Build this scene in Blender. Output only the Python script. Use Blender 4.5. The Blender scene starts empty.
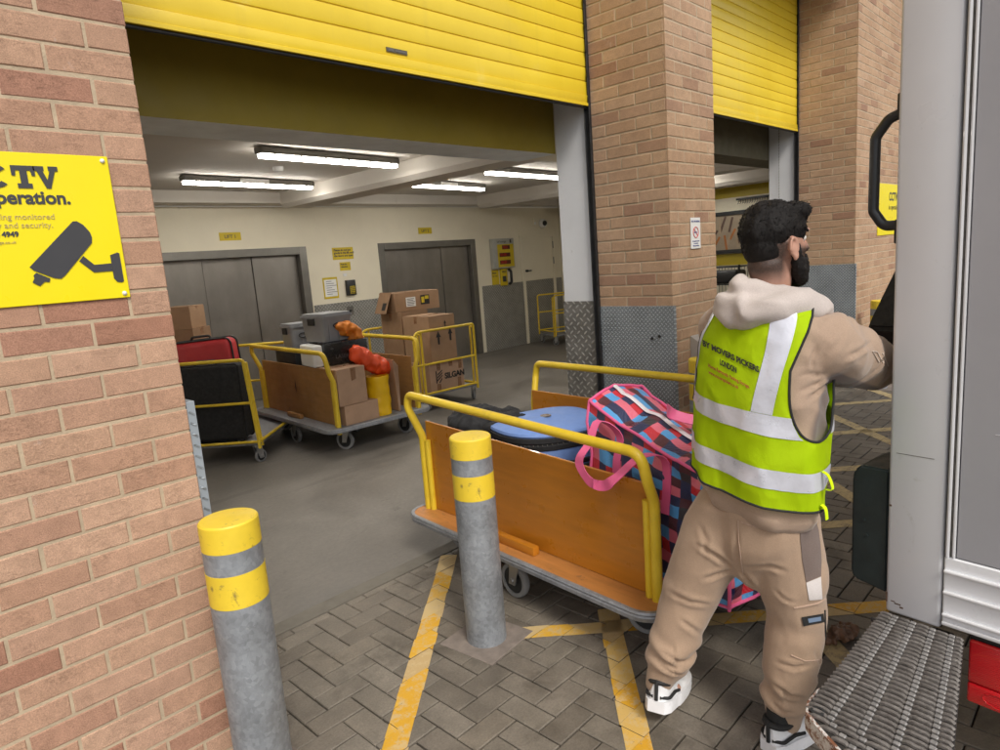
import bpy, bmesh, math, random
from mathutils import Vector, Matrix, noise
from mathutils.bvhtree import BVHTree
random.seed(7)
scene = bpy.context.scene
COL = scene.collection
PI = math.pi
H = 1.62
# ------------------------------------------------------------------ camera
R = [[0.6892570977489214, -0.7206792333259473, -0.0744721146165362],
     [0.17475360928021993, 0.0656145045543362, 0.9824234895581564],
     [-0.7031257563524962, -0.6901566339931926, 0.17116656013636622]]
cam = bpy.data.cameras.new('camera'); camo = bpy.data.objects.new('camera', cam); COL.objects.link(camo)
M = Matrix(R).transposed().to_4x4(); M.translation = (0, 0, H)
camo.matrix_world = M
cam.sensor_width = 36.0; cam.lens = 667.18/1000*36.0; cam.clip_start = 0.05; cam.clip_end = 3000
scene.camera = camo

# ------------------------------------------------------------------ materials
def newmat(name):
    m = bpy.data.materials.new(name); m.use_nodes = True
    nt = m.node_tree; b = nt.nodes['Principled BSDF']
    return m, nt, b
def rgb(c): return (c[0], c[1], c[2], 1.0)
def N(nt, t, **kw):
    n = nt.nodes.new(t)
    for k, v in kw.items():
        if k.startswith('i_'):
            n.inputs[k[2:].replace('_', ' ')].default_value = v
        else: setattr(n, k, v)
    return n
def ln(nt, a, b): nt.links.new(a, b)
def mix(nt, fac, a, b, bt='MIX'):
    n = nt.nodes.new('ShaderNodeMix'); n.data_type = 'RGBA'; n.blend_type = bt
    for s, v in ((n.inputs[0], fac), (n.inputs[6], a), (n.inputs[7], b)):
        if hasattr(v, 'links') or hasattr(v, 'is_linked'): nt.links.new(v, s)
        else: s.default_value = v if not isinstance(v, tuple) else (rgb(v) if len(v) == 3 else v)
    return n.outputs[2]
def mth(nt, op, a, b=None, c=None, clamp=False):
    n = nt.nodes.new('ShaderNodeMath'); n.operation = op; n.use_clamp = clamp
    for i, v in enumerate((a, b, c)):
        if v is None: continue
        if hasattr(v, 'is_linked'): nt.links.new(v, n.inputs[i])
        else: n.inputs[i].default_value = v
    return n.outputs[0]
def ramp(nt, fac, stops, interp='LINEAR'):
    n = nt.nodes.new('ShaderNodeValToRGB'); n.color_ramp.interpolation = interp
    e = n.color_ramp.elements
    while len(e) < len(stops): e.new(.5)
    for el, (p, c) in zip(e, stops):
        el.position = p; el.color = rgb(c) if len(c) == 3 else c
    nt.links.new(fac, n.inputs[0]); return n.outputs[0]
def maprange(nt, v, a, b, c=0, d=1):
    n = nt.nodes.new('ShaderNodeMapRange'); nt.links.new(v, n.inputs[0])
    for i, x in enumerate((a, b, c, d)): n.inputs[i+1].default_value = x
    return n.outputs[0]
def noise_t(nt, co, scale, detail=4, rough=.55, dist=0, stretch=None):
    if stretch:
        mp = N(nt, 'ShaderNodeMapping'); mp.inputs['Scale'].default_value = stretch; ln(nt, co, mp.inputs[0]); co = mp.outputs[0]
    n = nt.nodes.new('ShaderNodeTexNoise'); ln(nt, co, n.inputs['Vector'])
    n.inputs['Scale'].default_value = scale; n.inputs['Detail'].default_value = detail
    n.inputs['Roughness'].default_value = rough; n.inputs['Distortion'].default_value = dist
    return n.outputs[0]
def objco(nt): return N(nt, 'ShaderNodeTexCoord').outputs['Object']
def bump(nt, b, h, strength=.3, dist=.01):
    n = N(nt, 'ShaderNodeBump'); n.inputs['Strength'].default_value = strength; n.inputs['Distance'].default_value = dist
    ln(nt, h, n.inputs['Height']); ln(nt, n.outputs[0], b.inputs['Normal']); return n
def mat(name, c, rough=.6, metal=0, var=.12, vs=6, bs=80, bst=.15, bd=.002, dirt=0, dirtc=(.08, .07, .06), ds=12, rv=.1, spec=.5, coat=0, emit=None, est=0, stretch=None, alpha=1):
    m, nt, b = newmat(name); co = objco(nt)
    n1 = noise_t(nt, co, vs, 5, .6, stretch=stretch)
    lo = tuple(x*(1-var) for x in c); hi = tuple(min(1, x*(1+var)) for x in c)
    colr = ramp(nt, n1, [(.3, lo), (.7, hi)])
    if dirt:
        n2 = noise_t(nt, co, ds, 8, .7, .4)
        f = maprange(nt, n2, .68-dirt*.3, .8-dirt*.2)
        colr = mix(nt, f, colr, dirtc)
    ln(nt, colr, b.inputs['Base Color'])
    nr = noise_t(nt, co, vs*2.3, 4)
    ln(nt, maprange(nt, nr, .3, .7, max(0, rough-rv), min(1, rough+rv)), b.inputs['Roughness'])
    b.inputs['Metallic'].default_value = metal; b.inputs['Specular IOR Level'].default_value = spec
    if coat: b.inputs['Coat Weight'].default_value = coat
    if bst: bump(nt, b, noise_t(nt, co, bs, 3), bst, bd)
    if emit: b.inputs['Emission Color'].default_value = rgb(emit); b.inputs['Emission Strength'].default_value = est
    return m
def brick_mat(name, tones, warm=1.0):
    m, nt, b = newmat(name); co = objco(nt)
    g = N(nt, 'ShaderNodeNewGeometry')
    base = ramp(nt, g.outputs['Random Per Island'], tones)
    n1 = noise_t(nt, co, 26, 6, .7)
    base = mix(nt, .35, base, ramp(nt, n1, [(.3, (.34, .34, .34)), (.7, (.66, .66, .66))]), 'OVERLAY')
    n3 = noise_t(nt, co, 300, 4, .8)
    base = mix(nt, .6, base, ramp(nt, n3, [(.32, (.22, .22, .22)), (.68, (.75, .75, .75))]), 'OVERLAY')
    n0 = noise_t(nt, co, 2.2, 4, .6); base = mix(nt, .35, base, ramp(nt, n0, [(.35, (.38, .36, .36)), (.65, (.60, .60, .58))]), 'OVERLAY')
    # white salts bleeding out of the joints
    n2 = noise_t(nt, co, 4.2, 7, .72, .3, stretch=(1, 1, .55))
    base = mix(nt, maprange(nt, n2, .665, .76, 0, .6), base, (.62, .58, .57))
    # thin dark drag creases
    w = noise_t(nt, co, 16, 6, .75, 1.2, stretch=(.8, .8, 3.2))
    cr = mth(nt, 'MULTIPLY', maprange(nt, mth(nt, 'ABSOLUTE', mth(nt, 'SUBTRACT', w, .5)), .0, .009, .75, 0), maprange(nt, noise_t(nt, co, 9, 2), .52, .6))
    base = mix(nt, cr, base, (.16, .09, .06))
    ln(nt, base, b.inputs['Base Color'])
    b.inputs['Roughness'].default_value = .9; b.inputs['Specular IOR Level'].default_value = .2
    h = mth(nt, 'ADD', mth(nt, 'MULTIPLY', n3, .6), mth(nt, 'MULTIPLY', n1, 1.0))
    h = mth(nt, 'SUBTRACT', h, cr)
    bump(nt, b, h, .5, .004)
    return m
def tread_mat(name, c, axes='yz', cell=.018, rough=.42, metal=.75, contrast=.5, bst=.9):
    m, nt, b = newmat(name); co = objco(nt)
    sep = N(nt, 'ShaderNodeSeparateXYZ'); ln(nt, co, sep.inputs[0])
    A = sep.outputs['XYZ'.index(axes[0].upper())]; B = sep.outputs['XYZ'.index(axes[1].upper())]
    # 45 degree lattice
    u = mth(nt, 'DIVIDE', mth(nt, 'ADD', A, B), cell); v = mth(nt, 'DIVIDE', mth(nt, 'SUBTRACT', A, B), cell)
    fu = mth(nt, 'SUBTRACT', mth(nt, 'FRACT', u), .5); fv = mth(nt, 'SUBTRACT', mth(nt, 'FRACT', v), .5)
    par = mth(nt, 'GREATER_THAN', mth(nt, 'MODULO', mth(nt, 'ADD', mth(nt, 'ADD', mth(nt, 'FLOOR', u), mth(nt, 'FLOOR', v)), 2000.0), 2.0), .5)
    def ell(a, bb):
        return mth(nt, 'ADD', mth(nt, 'POWER', mth(nt, 'DIVIDE', mth(nt, 'ABSOLUTE', a), .46), 2.0), mth(nt, 'POWER', mth(nt, 'DIVIDE', mth(nt, 'ABSOLUTE', bb), .17), 2.0))
    e1 = ell(fu, fv); e2 = ell(fv, fu)
    e = mth(nt, 'ADD', mth(nt, 'MULTIPLY', e1, par), mth(nt, 'MULTIPLY', e2, mth(nt, 'SUBTRACT', 1.0, par)))
    hgt = mth(nt, 'SUBTRACT', 1.0, e, clamp=True)
    n1 = noise_t(nt, co, 7, 5, .6)
    base = ramp(nt, n1, [(.3, tuple(x*.78 for x in c)), (.7, tuple(x*1.2 for x in c))])
    base = mix(nt, mth(nt, 'MULTIPLY', mth(nt, 'SQRT', hgt), contrast), base, tuple(min(1, x*2.2) for x in c))
    ln(nt, base, b.inputs['Base Color'])
    b.inputs['Metallic'].default_value = metal
    ln(nt, maprange(nt, n1, .3, .7, rough-.1, rough+.15), b.inputs['Roughness'])
    bump(nt, b, mth(nt, 'POWER', hgt, .6), bst, .003)
    return m

BR = brick_mat('pink brick', [(0, (.40, .235, .16)), (.22, (.47, .30, .205)), (.42, (.42, .25, .17)), (.62, (.49, .315, .22)), (.78, (.43, .265, .185)), (.88, (.34, .17, .115)), (.95, (.37, .20, .14)), (1, (.46, .295, .20))])
BR2 = brick_mat('buff brick', [(0, (.41, .262, .165)), (.3, (.47, .315, .205)), (.6, (.43, .28, .18)), (.82, (.49, .335, .225)), (.93, (.34, .20, .135)), (1, (.45, .30, .195))])
MORTAR = mat('mortar', (.45, .355, .245), .95, var=.16, vs=14, bs=190, bst=.6, bd=.004)
def paver_mat():
    m, nt, b = newmat('paver'); co = objco(nt)
    g = N(nt, 'ShaderNodeNewGeometry')
    base = ramp(nt, g.outputs['Random Per Island'], [(0, (.138, .117, .092)), (.35, (.188, .163, .13)), (.7, (.162, .138, .11)), (.9, (.21, .183, .147)), (1, (.172, .145, .112))])
    n1 = noise_t(nt, co, 7, 7, .7)
    base = mix(nt, .75, base, ramp(nt, n1, [(.3, (.30, .30, .30)), (.7, (.66, .66, .66))]), 'OVERLAY')
    n2 = noise_t(nt, co, 120, 4, .75)
    base = mix(nt, .5, base, ramp(nt, n2, [(.3, (.25, .25, .25)), (.72, (.72, .72, .72))]), 'OVERLAY')
    n3 = noise_t(nt, co, 2.1, 6, .7, .5)
    base = mix(nt, maprange(nt, n3, .52, .66, 0, .6), base, (.062, .05, .038))
    ln(nt, base, b.inputs['Base Color'])
    ln(nt, maprange(nt, n1, .3, .7, .5, .85), b.inputs['Roughness'])
    bump(nt, b, mth(nt, 'ADD', n2, n1), .5, .002)
    return m
PAVER = paver_mat()
SAND = mat('joint sand', (.04, .034, .025), .95, var=.3, vs=30, bs=200, bst=.5)
def line_mat():
    m, nt, b = newmat('yellow road paint'); co = objco(nt)
    g = N(nt, 'ShaderNodeNewGeometry')
    base = ramp(nt, g.outputs['Random Per Island'], [(0, (.60, .31, .015)), (.35, (.68, .38, .03)), (.55, (.55, .38, .14)), (.8, (.58, .43, .20)), (1, (.48, .33, .15))])
    n1 = noise_t(nt, co, 22, 6, .75)
    base = mix(nt, maprange(nt, n1, .48, .60, 0, .8), base, (.56, .42, .22))
    n2 = noise_t(nt, co, 60, 6, .8)
    base = mix(nt, maprange(nt, n2, .6, .66, 0, .75), base, (.2, .165, .12))
    ln(nt, base, b.inputs['Base Color']); b.inputs['Roughness'].default_value = .7
    bump(nt, b, n2, .4, .002)
    return m
LINEP = line_mat()
def line_faded():
    m, nt, b = newmat('worn yellow road paint'); co = objco(nt)
    n1 = noise_t(nt, co, 18, 7, .8)
    base = ramp(nt, n1, [(.35, (.55, .44, .22)), (.5, (.48, .37, .19)), (.62, (.24, .19, .13))])
    ln(nt, base, b.inputs['Base Color']); b.inputs['Roughness'].default_value = .75
    bump(nt, b, n1, .4, .002); return m
LINEF = line_faded()
def floor_mat():
    m, nt, b = newmat('interior concrete'); co = objco(nt)
    n1 = noise_t(nt, co, 1.3, 8, .68, .6)
    base = ramp(nt, n1, [(.3, (.10, .089, .076)), (.5, (.15, .135, .116)), (.72, (.205, .187, .163))])
    n2 = noise_t(nt, co, 40, 6, .75)
    base = mix(nt, .35, base, ramp(nt, n2, [(.3, (.3, .3, .3)), (.7, (.68, .68, .68))]), 'OVERLAY')
    n3 = noise_t(nt, co, 9, 5, .8, 1.5, stretch=(.3, 1.5, 1))
    base = mix(nt, maprange(nt, n3, .60, .7, 0, .5), base, (.06, .052, .045))
    n6 = noise_t(nt, co, 3.2, 3, .5, .4, stretch=(.25, 1.8, 1)); base = mix(nt, maprange(nt, n6, .60, .66, 0, .35), base, (.085, .075, .065))
    ln(nt, base, b.inputs['Base Color'])
    ln(nt, maprange(nt, n1, .3, .7, .38, .62), b.inputs['Roughness'])
    bump(nt, b, n2, .2, .002); return m
FLOORM = floor_mat()
def galv_mat(name, c=(.33, .35, .375), metal=.5, rough=.55, sc=75):
    m, nt, b = newmat(name); co = objco(nt)
    v = N(nt, 'ShaderNodeTexVoronoi'); ln(nt, co, v.inputs['Vector']); v.inputs['Scale'].default_value = sc
    hs = N(nt, 'ShaderNodeSeparateColor'); ln(nt, v.outputs['Color'], hs.inputs[0])
    n1 = noise_t(nt, co, 5, 6, .7)
    f = mth(nt, 'ADD', mth(nt, 'MULTIPLY', hs.outputs[0], .2), mth(nt, 'MULTIPLY', n1, .75))
    n5 = noise_t(nt, co, 38, 6, .8, .6, stretch=(1, 1, .5)); f = mth(nt, 'ADD', f, mth(nt, 'MULTIPLY', mth(nt, 'SUBTRACT', n5, .5), .5))
    base = ramp(nt, f, [(.25, tuple(x*.66 for x in c)), (.8, tuple(x*1.3 for x in c))])
    n2 = noise_t(nt, co, 26, 8, .8)
    base = mix(nt, maprange(nt, n2, .62, .74, 0, .6), base, (.55, .56, .56))
    n4 = noise_t(nt, co, 50, 3, .6)
    base = mix(nt, maprange(nt, n4, .7, .76, 0, .8), base, (.09, .075, .06))
    ln(nt, base, b.inputs['Base Color']); b.inputs['Metallic'].default_value = metal
    ln(nt, maprange(nt, n1, .3, .7, rough-.12, rough+.2), b.inputs['Roughness'])
    bump(nt, b, n2, .25, .002); return m
GALV = galv_mat('galvanised steel')
YPAINT = mat('yellow safety paint', (.72, .50, .03), .42, var=.1, vs=9, bs=60, bst=.12, dirt=.28, dirtc=(.20, .14, .04), ds=45)
BOLY = mat('bollard yellow', (.74, .53, .035), .5, var=.1, vs=7, bs=45, bst=.2, dirt=.3, dirtc=(.14, .10, .05), ds=30)
def tube_paint():
    m, nt, b = newmat('yellow tube paint'); co = objco(nt)
    n1 = noise_t(nt, co, 8, 5); base = ramp(nt, n1, [(.3, (.66, .45, .02)), (.7, (.78, .56, .04))])
    n2 = noise_t(nt, co, 28, 7, .8, .5, stretch=(1, .35, 1))
    base = mix(nt, maprange(nt, n2, .665, .69), base, (.035, .03, .025))
    n3 = noise_t(nt, co, 14, 5, .7)
    base = mix(nt, maprange(nt, n3, .58, .75, 0, .45), base, (.38, .27, .05))
    ln(nt, base, b.inputs['Base Color']); b.inputs['Roughness'].default_value = .38
    bump(nt, b, n2, .2, .002); return m
TUBEY = tube_paint()
def shut_mat():
    m, nt, b = newmat('shutter yellow'); co = objco(nt)
    n1 = noise_t(nt, co, 1.6, 5, .6); base = ramp(nt, n1, [(.3, (.70, .50, .02)), (.7, (.79, .59, .04))])
    n2 = noise_t(nt, co, 5, 6, .7, .2, stretch=(2.2, 1, .12)); base = mix(nt, maprange(nt, n2, .55, .75, 0, .18), base, (.50, .36, .04))
    n3 = noise_t(nt, co, 3.2, 7, .75, .4); base = mix(nt, maprange(nt, n3, .62, .74, 0, .5), base, (.80, .64, .16))
    n4 = noise_t(nt, co, 70, 3, .8); base = mix(nt, maprange(nt, n4, .73, .76, 0, .6), base, (.25, .18, .04))
    ln(nt, base, b.inputs['Base Color']); ln(nt, maprange(nt, n3, .3, .7, .26, .5), b.inputs['Roughness'])
    b.inputs['Coat Weight'].default_value = .15; bump(nt, b, noise_t(nt, co, 2.2, 3, .5, 0, stretch=(.8, 1, 2)), .10, .01); return m
SHUT = shut_mat()
SHUTD = mat('shutter bottom rubber', (.03, .032, .035), .6)
BLACK = mat('black plastic', (.018, .019, .02), .5, var=.3)
RUBBER = mat('black rubber', (.02, .02, .021), .8, var=.3, vs=20)
GUIDE = mat('dark guide channel', (.014, .014, .015), .6, dirt=.2)
WHITEP = mat('white pier paint', (.66, .67, .69), .6, var=.05, vs=3, dirt=.1, dirtc=(.4, .4, .38), ds=6)
CREAM = mat('cream wall paint', (.78, .72, .57), .75, var=.05, vs=1.5, bs=120, bst=.1, dirt=.05, dirtc=(.45, .4, .3), ds=3)
CEILM = mat('ceiling paint', (.60, .56, .50), .85, var=.08, vs=1.2, bs=70, bst=.15, dirt=.1, dirtc=(.4, .36, .3), ds=2.5)
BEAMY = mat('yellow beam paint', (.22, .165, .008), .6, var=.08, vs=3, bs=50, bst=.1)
BEAMG = mat('bare concrete soffit', (.72, .76, .76), .9, var=.1, vs=5, bs=60, bst=.3)
STEEL = mat('brushed stainless', (.27, .25, .225), .42, metal=.75, var=.14, vs=2.2, bs=90, bst=.04, stretch=(1.5, 1.5, .6), dirt=.25, dirtc=(.20, .18, .16), ds=2.5)
STEELD = mat('dull steel frame', (.21, .20, .18), .45, metal=.8, var=.1, vs=4)
STEELX = mat('dark gap', (.012, .012, .012), .8)
CHROME = mat('zinc castor', (.45, .45, .45), .35, metal=.9)
TYRE = mat('grey castor tyre', (.22, .22, .22), .6, dirt=.3)
TREAD_Y = tread_mat('galvanised tread plate', (.235, .26, .28), 'yz', .030, metal=.35, contrast=.75, bst=1.0)
TREAD_A = tread_mat('aluminium tread plate', (.20, .195, .185), 'yz', .062, metal=.5, contrast=.85)
TREAD_X = tread_mat('worn tread cladding', (.25, .245, .225), 'xz', .055, metal=.3, contrast=.8)
WHITE = mat('white plastic', (.78, .78, .76), .45, var=.03)
SIGNY = mat('sign yellow', (.85, .70, .0), .35, var=.02, bst=0)
SIGNK = mat('sign dark grey', (.045, .045, .05), .45, var=.05, bst=0)
SIGNT = mat('sign faded text', (.50, .40, .12), .5, var=.02, bst=0)
INKR = mat('red ink', (.45, .08, .05), .5, bst=0)
PAPER = mat('white paper', (.8, .8, .78), .6, var=.03)
WOOD = mat('varnished ply', (.45, .165, .012), .34, var=.12, vs=5, bs=40, bst=.06, stretch=(6, .7, 6), dirt=.05, dirtc=(.28, .10, .02), ds=14, coat=.3)
WOODT = mat('worn ply deck', (.45, .19, .05), .5, var=.16, vs=6, bs=40, bst=.1, stretch=(6, .8, 6), dirt=.35, dirtc=(.2, .1, .05), ds=22)
WOODD = mat('dark ply', (.33, .165, .05), .5, var=.12, vs=5, stretch=(6, .8, 6), dirt=.2)
EDGEAL = galv_mat('deck edge strip', (.30, .31, .33), .4, .5, 60)
CARD = mat('cardboard', (.36, .22, .125), .85, var=.08, vs=9, bs=60, bst=.12, dirt=.12, dirtc=(.3, .18, .1), ds=9)
CARD2 = mat('pale cardboard', (.44, .28, .18), .85, var=.08, vs=9, bs=60, bst=.12, dirt=.12, dirtc=(.3, .18, .1), ds=9)
CARDD = mat('dark cardboard', (.30, .18, .10), .85, var=.1, vs=9, bs=60, bst=.12)
TAPE = mat('brown parcel tape', (.24, .12, .06), .3, var=.08)
INK = mat('black ink', (.02, .018, .016), .6, bst=0)

# ------------------------------------------------------------------ mesh helpers
def tag(o, label=None, cat=None, group=None, kind=None):
    if label: o['label'] = label
    if cat: o['category'] = cat
    if group: o['group'] = group
    if kind: o['kind'] = kind
    return o
def empty(name, loc=(0, 0, 0), rz=0, label=None, cat=None, group=None, kind=None):
    o = bpy.data.objects.new(name, None); COL.objects.link(o); o.empty_display_size = .1
    o.location = loc; o.rotation_euler = (0, 0, rz)
    return tag(o, label, cat, group, kind)
def fin(name, bm, mats, parent=None, sharp=35, loc=None, rz=0, smooth=True):
    me = bpy.data.meshes.new(name); bm.normal_update(); bm.to_mesh(me); bm.free()
    if not isinstance(mats, (list, tuple)): mats = [mats]
    for m in mats: me.materials.append(m)
    if smooth:
        for p in me.polygons: p.use_smooth = True
        me.set_sharp_from_angle(angle=math.radians(sharp))
    o = bpy.data.objects.new(name, me); COL.objects.link(o)
    if parent: o.parent = parent
    if loc: o.location = loc
    if rz: o.rotation_euler = (0, 0, rz)
    return o
def B(): return bmesh.new()
def each(name, bms, m, parent, **kw):
    return [fin(name, b_, m, parent, **kw) for b_ in bms]
def box(bm, x0, x1, y0, y1, z0, z1, mi=0, bev=0, seg=1, mtx=None):
    g = bmesh.ops.create_cube(bm, size=1.0)
    vs = g['verts']
    for v in vs: v.co = Vector(((x0+x1)/2+v.co.x*(x1-x0), (y0+y1)/2+v.co.y*(y1-y0), (z0+z1)/2+v.co.z*(z1-z0)))
    fs = list({f for v in vs for f in v.link_faces})
    for f in fs: f.material_index = mi
    if bev:
        es = list({e for v in vs for e in v.link_edges})
        r = bmesh.ops.bevel(bm, geom=es+vs, offset=bev, segments=seg, affect='EDGES', profile=.5)
        vs = list({v for f in r['faces'] for v in f.verts} | {v for v in vs if v.is_valid})
        for f in r['faces']: f.material_index = mi
    if mtx is not None:
        for v in vs: v.co = mtx @ v.co
    return vs
def rotm(c, rx=0, ry=0, rz=0):
    return Matrix.Translation(c) @ Matrix.Rotation(rz, 4, 'Z') @ Matrix.Rotation(ry, 4, 'Y') @ Matrix.Rotation(rx, 4, 'X')
def fillet(pts, rad, n=6, closed=False):
    pts = [Vector(p) for p in pts]; out = []
    L = len(pts)
    for i, p in enumerate(pts):
        if not closed and (i == 0 or i == L-1): out.append(p); continue
        a = pts[i-1]; c = pts[(i+1) % L]
        r = rad[i] if isinstance(rad, (list, tuple)) else rad
        if r <= 0: out.append(p); continue
        d1 = (a-p); d2 = (c-p); l1 = d1.length; l2 = d2.length; d1.normalize(); d2.normalize()
        ang = d1.angle(d2); t = min(r/math.tan(ang/2), l1*.49, l2*.49)
        p1 = p+d1*t; p2 = p+d2*t
        for k in range(n+1):
            s = k/n; out.append(p1*(1-s)**2+p*2*s*(1-s)+p2*s**2)
    return out
def tube(bm, pts, r, seg=10, mi=0, closed=False, cap=True, flat=None):
    pts = [Vector(p) for p in pts]; n = len(pts); rings = []
    t0 = (pts[1]-pts[0]).normalized()
    up = Vector((0, 0, 1)) if abs(t0.z) < .9 else Vector((1, 0, 0))
    nrm = (up-t0*up.dot(t0)).normalized()
    for i, p in enumerate(pts):
        if closed: t = (pts[(i+1) % n]-pts[i-1]).normalized()
        elif i == 0: t = t0
        elif i == n-1: t = (pts[-1]-pts[-2]).normalized()
        else: t = ((pts[i+1]-p).normalized()+(p-pts[i-1]).normalized()).normalized()
        nrm = (nrm-t*nrm.dot(t)).normalized(); bn = t.cross(nrm)
        rr = r[i] if isinstance(r, (list, tuple)) else r
        ra, rb = (rr, rr) if flat is None else (rr, rr*flat)
        rings.append([bm.verts.new(p+nrm*math.cos(2*PI*k/seg)*ra+bn*math.sin(2*PI*k/seg)*rb) for k in range(seg)])
    m = n if closed else n-1
    for i in range(m):
        a = rings[i]; b = rings[(i+1) % n]
        for k in range(seg):
            f = bm.faces.new((a[k], a[(k+1) % seg], b[(k+1) % seg], b[k])); f.material_index = mi
    if cap and not closed:
        f = bm.faces.new(rings[0][::-1]); f.material_index = mi
        f = bm.faces.new(rings[-1]); f.material_index = mi
    return rings
def cyl(bm, p0, p1, r, r2=None, seg=20, mi=0):
    return tube(bm, [p0, p1], [r, r if r2 is None else r2], seg, mi)
def prism(bm, pts, z0, z1, mi=0, mtx=None, mi_side=None):
    a = [Vector((p[0], p[1], z0)) for p in pts]; b = [Vector((p[0], p[1], z1)) for p in pts]
    if mtx is not None: a = [mtx @ v for v in a]; b = [mtx @ v for v in b]
    A = [bm.verts.new(v) for v in a]; Bv = [bm.verts.new(v) for v in b]; n = len(pts)
    bm.faces.new(A[::-1]).material_index = mi; bm.faces.new(Bv).material_index = mi
    for i in range(n):
        bm.faces.new((A[i], A[(i+1) % n], Bv[(i+1) % n], Bv[i])).material_index = mi if mi_side is None else mi_side
def rrect(x0, x1, y0, y1, r, n=6):
    out = []
    for cx, cy, a0 in ((x1-r, y1-r, 0), (x0+r, y1-r, 90), (x0+r, y0+r, 180), (x1-r, y0+r, 270)):
        for k in range(n+1):
            a = math.radians(a0+90*k/n); out.append((cx+r*math.cos(a), cy+r*math.sin(a)))
    return out
def lathe(bm, prof, c=(0, 0), seg=32, mi=0, mtx=None, hollow=False):
    rings = []
    for r, z in prof:
        ring = []
        for k in range(seg):
            v = Vector((c[0]+r*math.cos(2*PI*k/seg), c[1]+r*math.sin(2*PI*k/seg), z))
            if mtx is not None: v = mtx @ v
            ring.append(bm.verts.new(v))
        rings.append(ring)
    for i in range(len(rings)-1):
        for k in range(seg):
            f = bm.faces.new((rings[i][k], rings[i][(k+1) % seg], rings[i+1][(k+1) % seg], rings[i+1][k]))
            f.material_index = mi[i] if isinstance(mi, (list, tuple)) else mi
    if hollow:
        for k in range(seg): bm.faces.new((rings[-1][k], rings[-1][(k+1) % seg], rings[0][(k+1) % seg], rings[0][k]))
        return
    bm.faces.new(rings[0][::-1]).material_index = mi[0] if isinstance(mi, (list, tuple)) else mi
    bm.faces.new(rings[-1]).material_index = mi[-1] if isinstance(mi, (list, tuple)) else mi
def text_geo(s, size=.1, extrude=.0006, bold=0, align='LEFT', shear=0, spacing=1.0):
    cu = bpy.data.curves.new('t', 'FONT'); cu.body = s; cu.size = size; cu.extrude = extrude; cu.offset = bold
    cu.align_x = align; cu.shear = shear; cu.space_character = spacing; cu.resolution_u = 3
    ob = bpy.data.objects.new('t', cu); COL.objects.link(ob)
    dg = bpy.context.evaluated_depsgraph_get(); dg.update()
    me = bpy.data.meshes.new_from_object(ob.evaluated_get(dg))
    vs = [v.co.copy() for v in me.vertices]; fs = [tuple(p.vertices) for p in me.polygons]
    bpy.data.objects.remove(ob); bpy.data.curves.remove(cu); bpy.data.meshes.remove(me)
    return vs, fs
def put_text(bm, s, mtx, size=.1, mi=0, fn=None, **kw):
    vs, fs = text_geo(s, size, **kw)
    vv = [bm.verts.new(fn(v) if fn else mtx @ v) for v in vs]
    for f in fs:
        try: bm.faces.new([vv[i] for i in f]).material_index = mi
        except ValueError: pass
def facing(c, right, up):   # matrix: local x->right, y->up, z->outward
    r = Vector(right).normalized(); u = Vector(up).normalized(); n = r.cross(u)
    m = Matrix((r, u, n)).transposed().to_4x4(); m.translation = c; return m
def rawmesh(name, V, F, mats, mi=None, parent=None, smooth=False):
    me = bpy.data.meshes.new(name); me.from_pydata(V, [], F)
    for m in (mats if isinstance(mats, (list, tuple)) else [mats]): me.materials.append(m)
    if mi: me.polygons.foreach_set('material_index', mi)
    if smooth: me.polygons.foreach_set('use_smooth', [True]*len(F))
    me.update(); o = bpy.data.objects.new(name, me); COL.objects.link(o)
    if parent: o.parent = parent
    return o
def copy_tree(o, parent=None):
    c = o.copy(); COL.objects.link(c)
    if parent is not None: c.parent = parent
    for ch in list(o.children): copy_tree(ch, c)
    return c
# ------------------------------------------------------------------ setting
D = 2.171; YB = 2.74; YW = 8.384; HEAD = 4.05
# paving blocks, 90 degree herringbone, each block a small chamfered solid
paint_lines = []
def pline(a, b, w=.092, mat_i=0): paint_lines.append((Vector(a), Vector(b), w, mat_i))
pline((2.27, 2.735), (.75, 1.42)); pline((2.31, 1.69), (.5, .10)); pline((1.90, 1.90), (4.3, -.56), mat_i=0)
for s in (5.0, 6.26, 7.46, 8.78, 10.0, 11.2): pline((s-2.45, 2.45), (s+.5, -.5), mat_i=1)
for d in (1.78, 3.05, 4.27, 5.5, 6.7): pline((d+2.45, 2.45), (d-.5, -.5), mat_i=1)
def clip(poly, n, d):   # keep n.p <= d
    out = []
    for i in range(len(poly)):
        a = poly[i]; b = poly[(i+1) % len(poly)]; da = n.dot(a)-d; db = n.dot(b)-d
        if da <= 0: out.append(a)
        if (da < 0) != (db < 0) and da != db: out.append(a+(b-a)*(da/(da-db)))
    return out
V = []; F = []; PV = [[], []]; PF = [[], []]
x0, x1, y0, y1 = -2.0, 13.0, -3.0, 2.76
s = .1; ni = int((x1-x0)/s); nj = int((y1-y0)/s)
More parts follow.
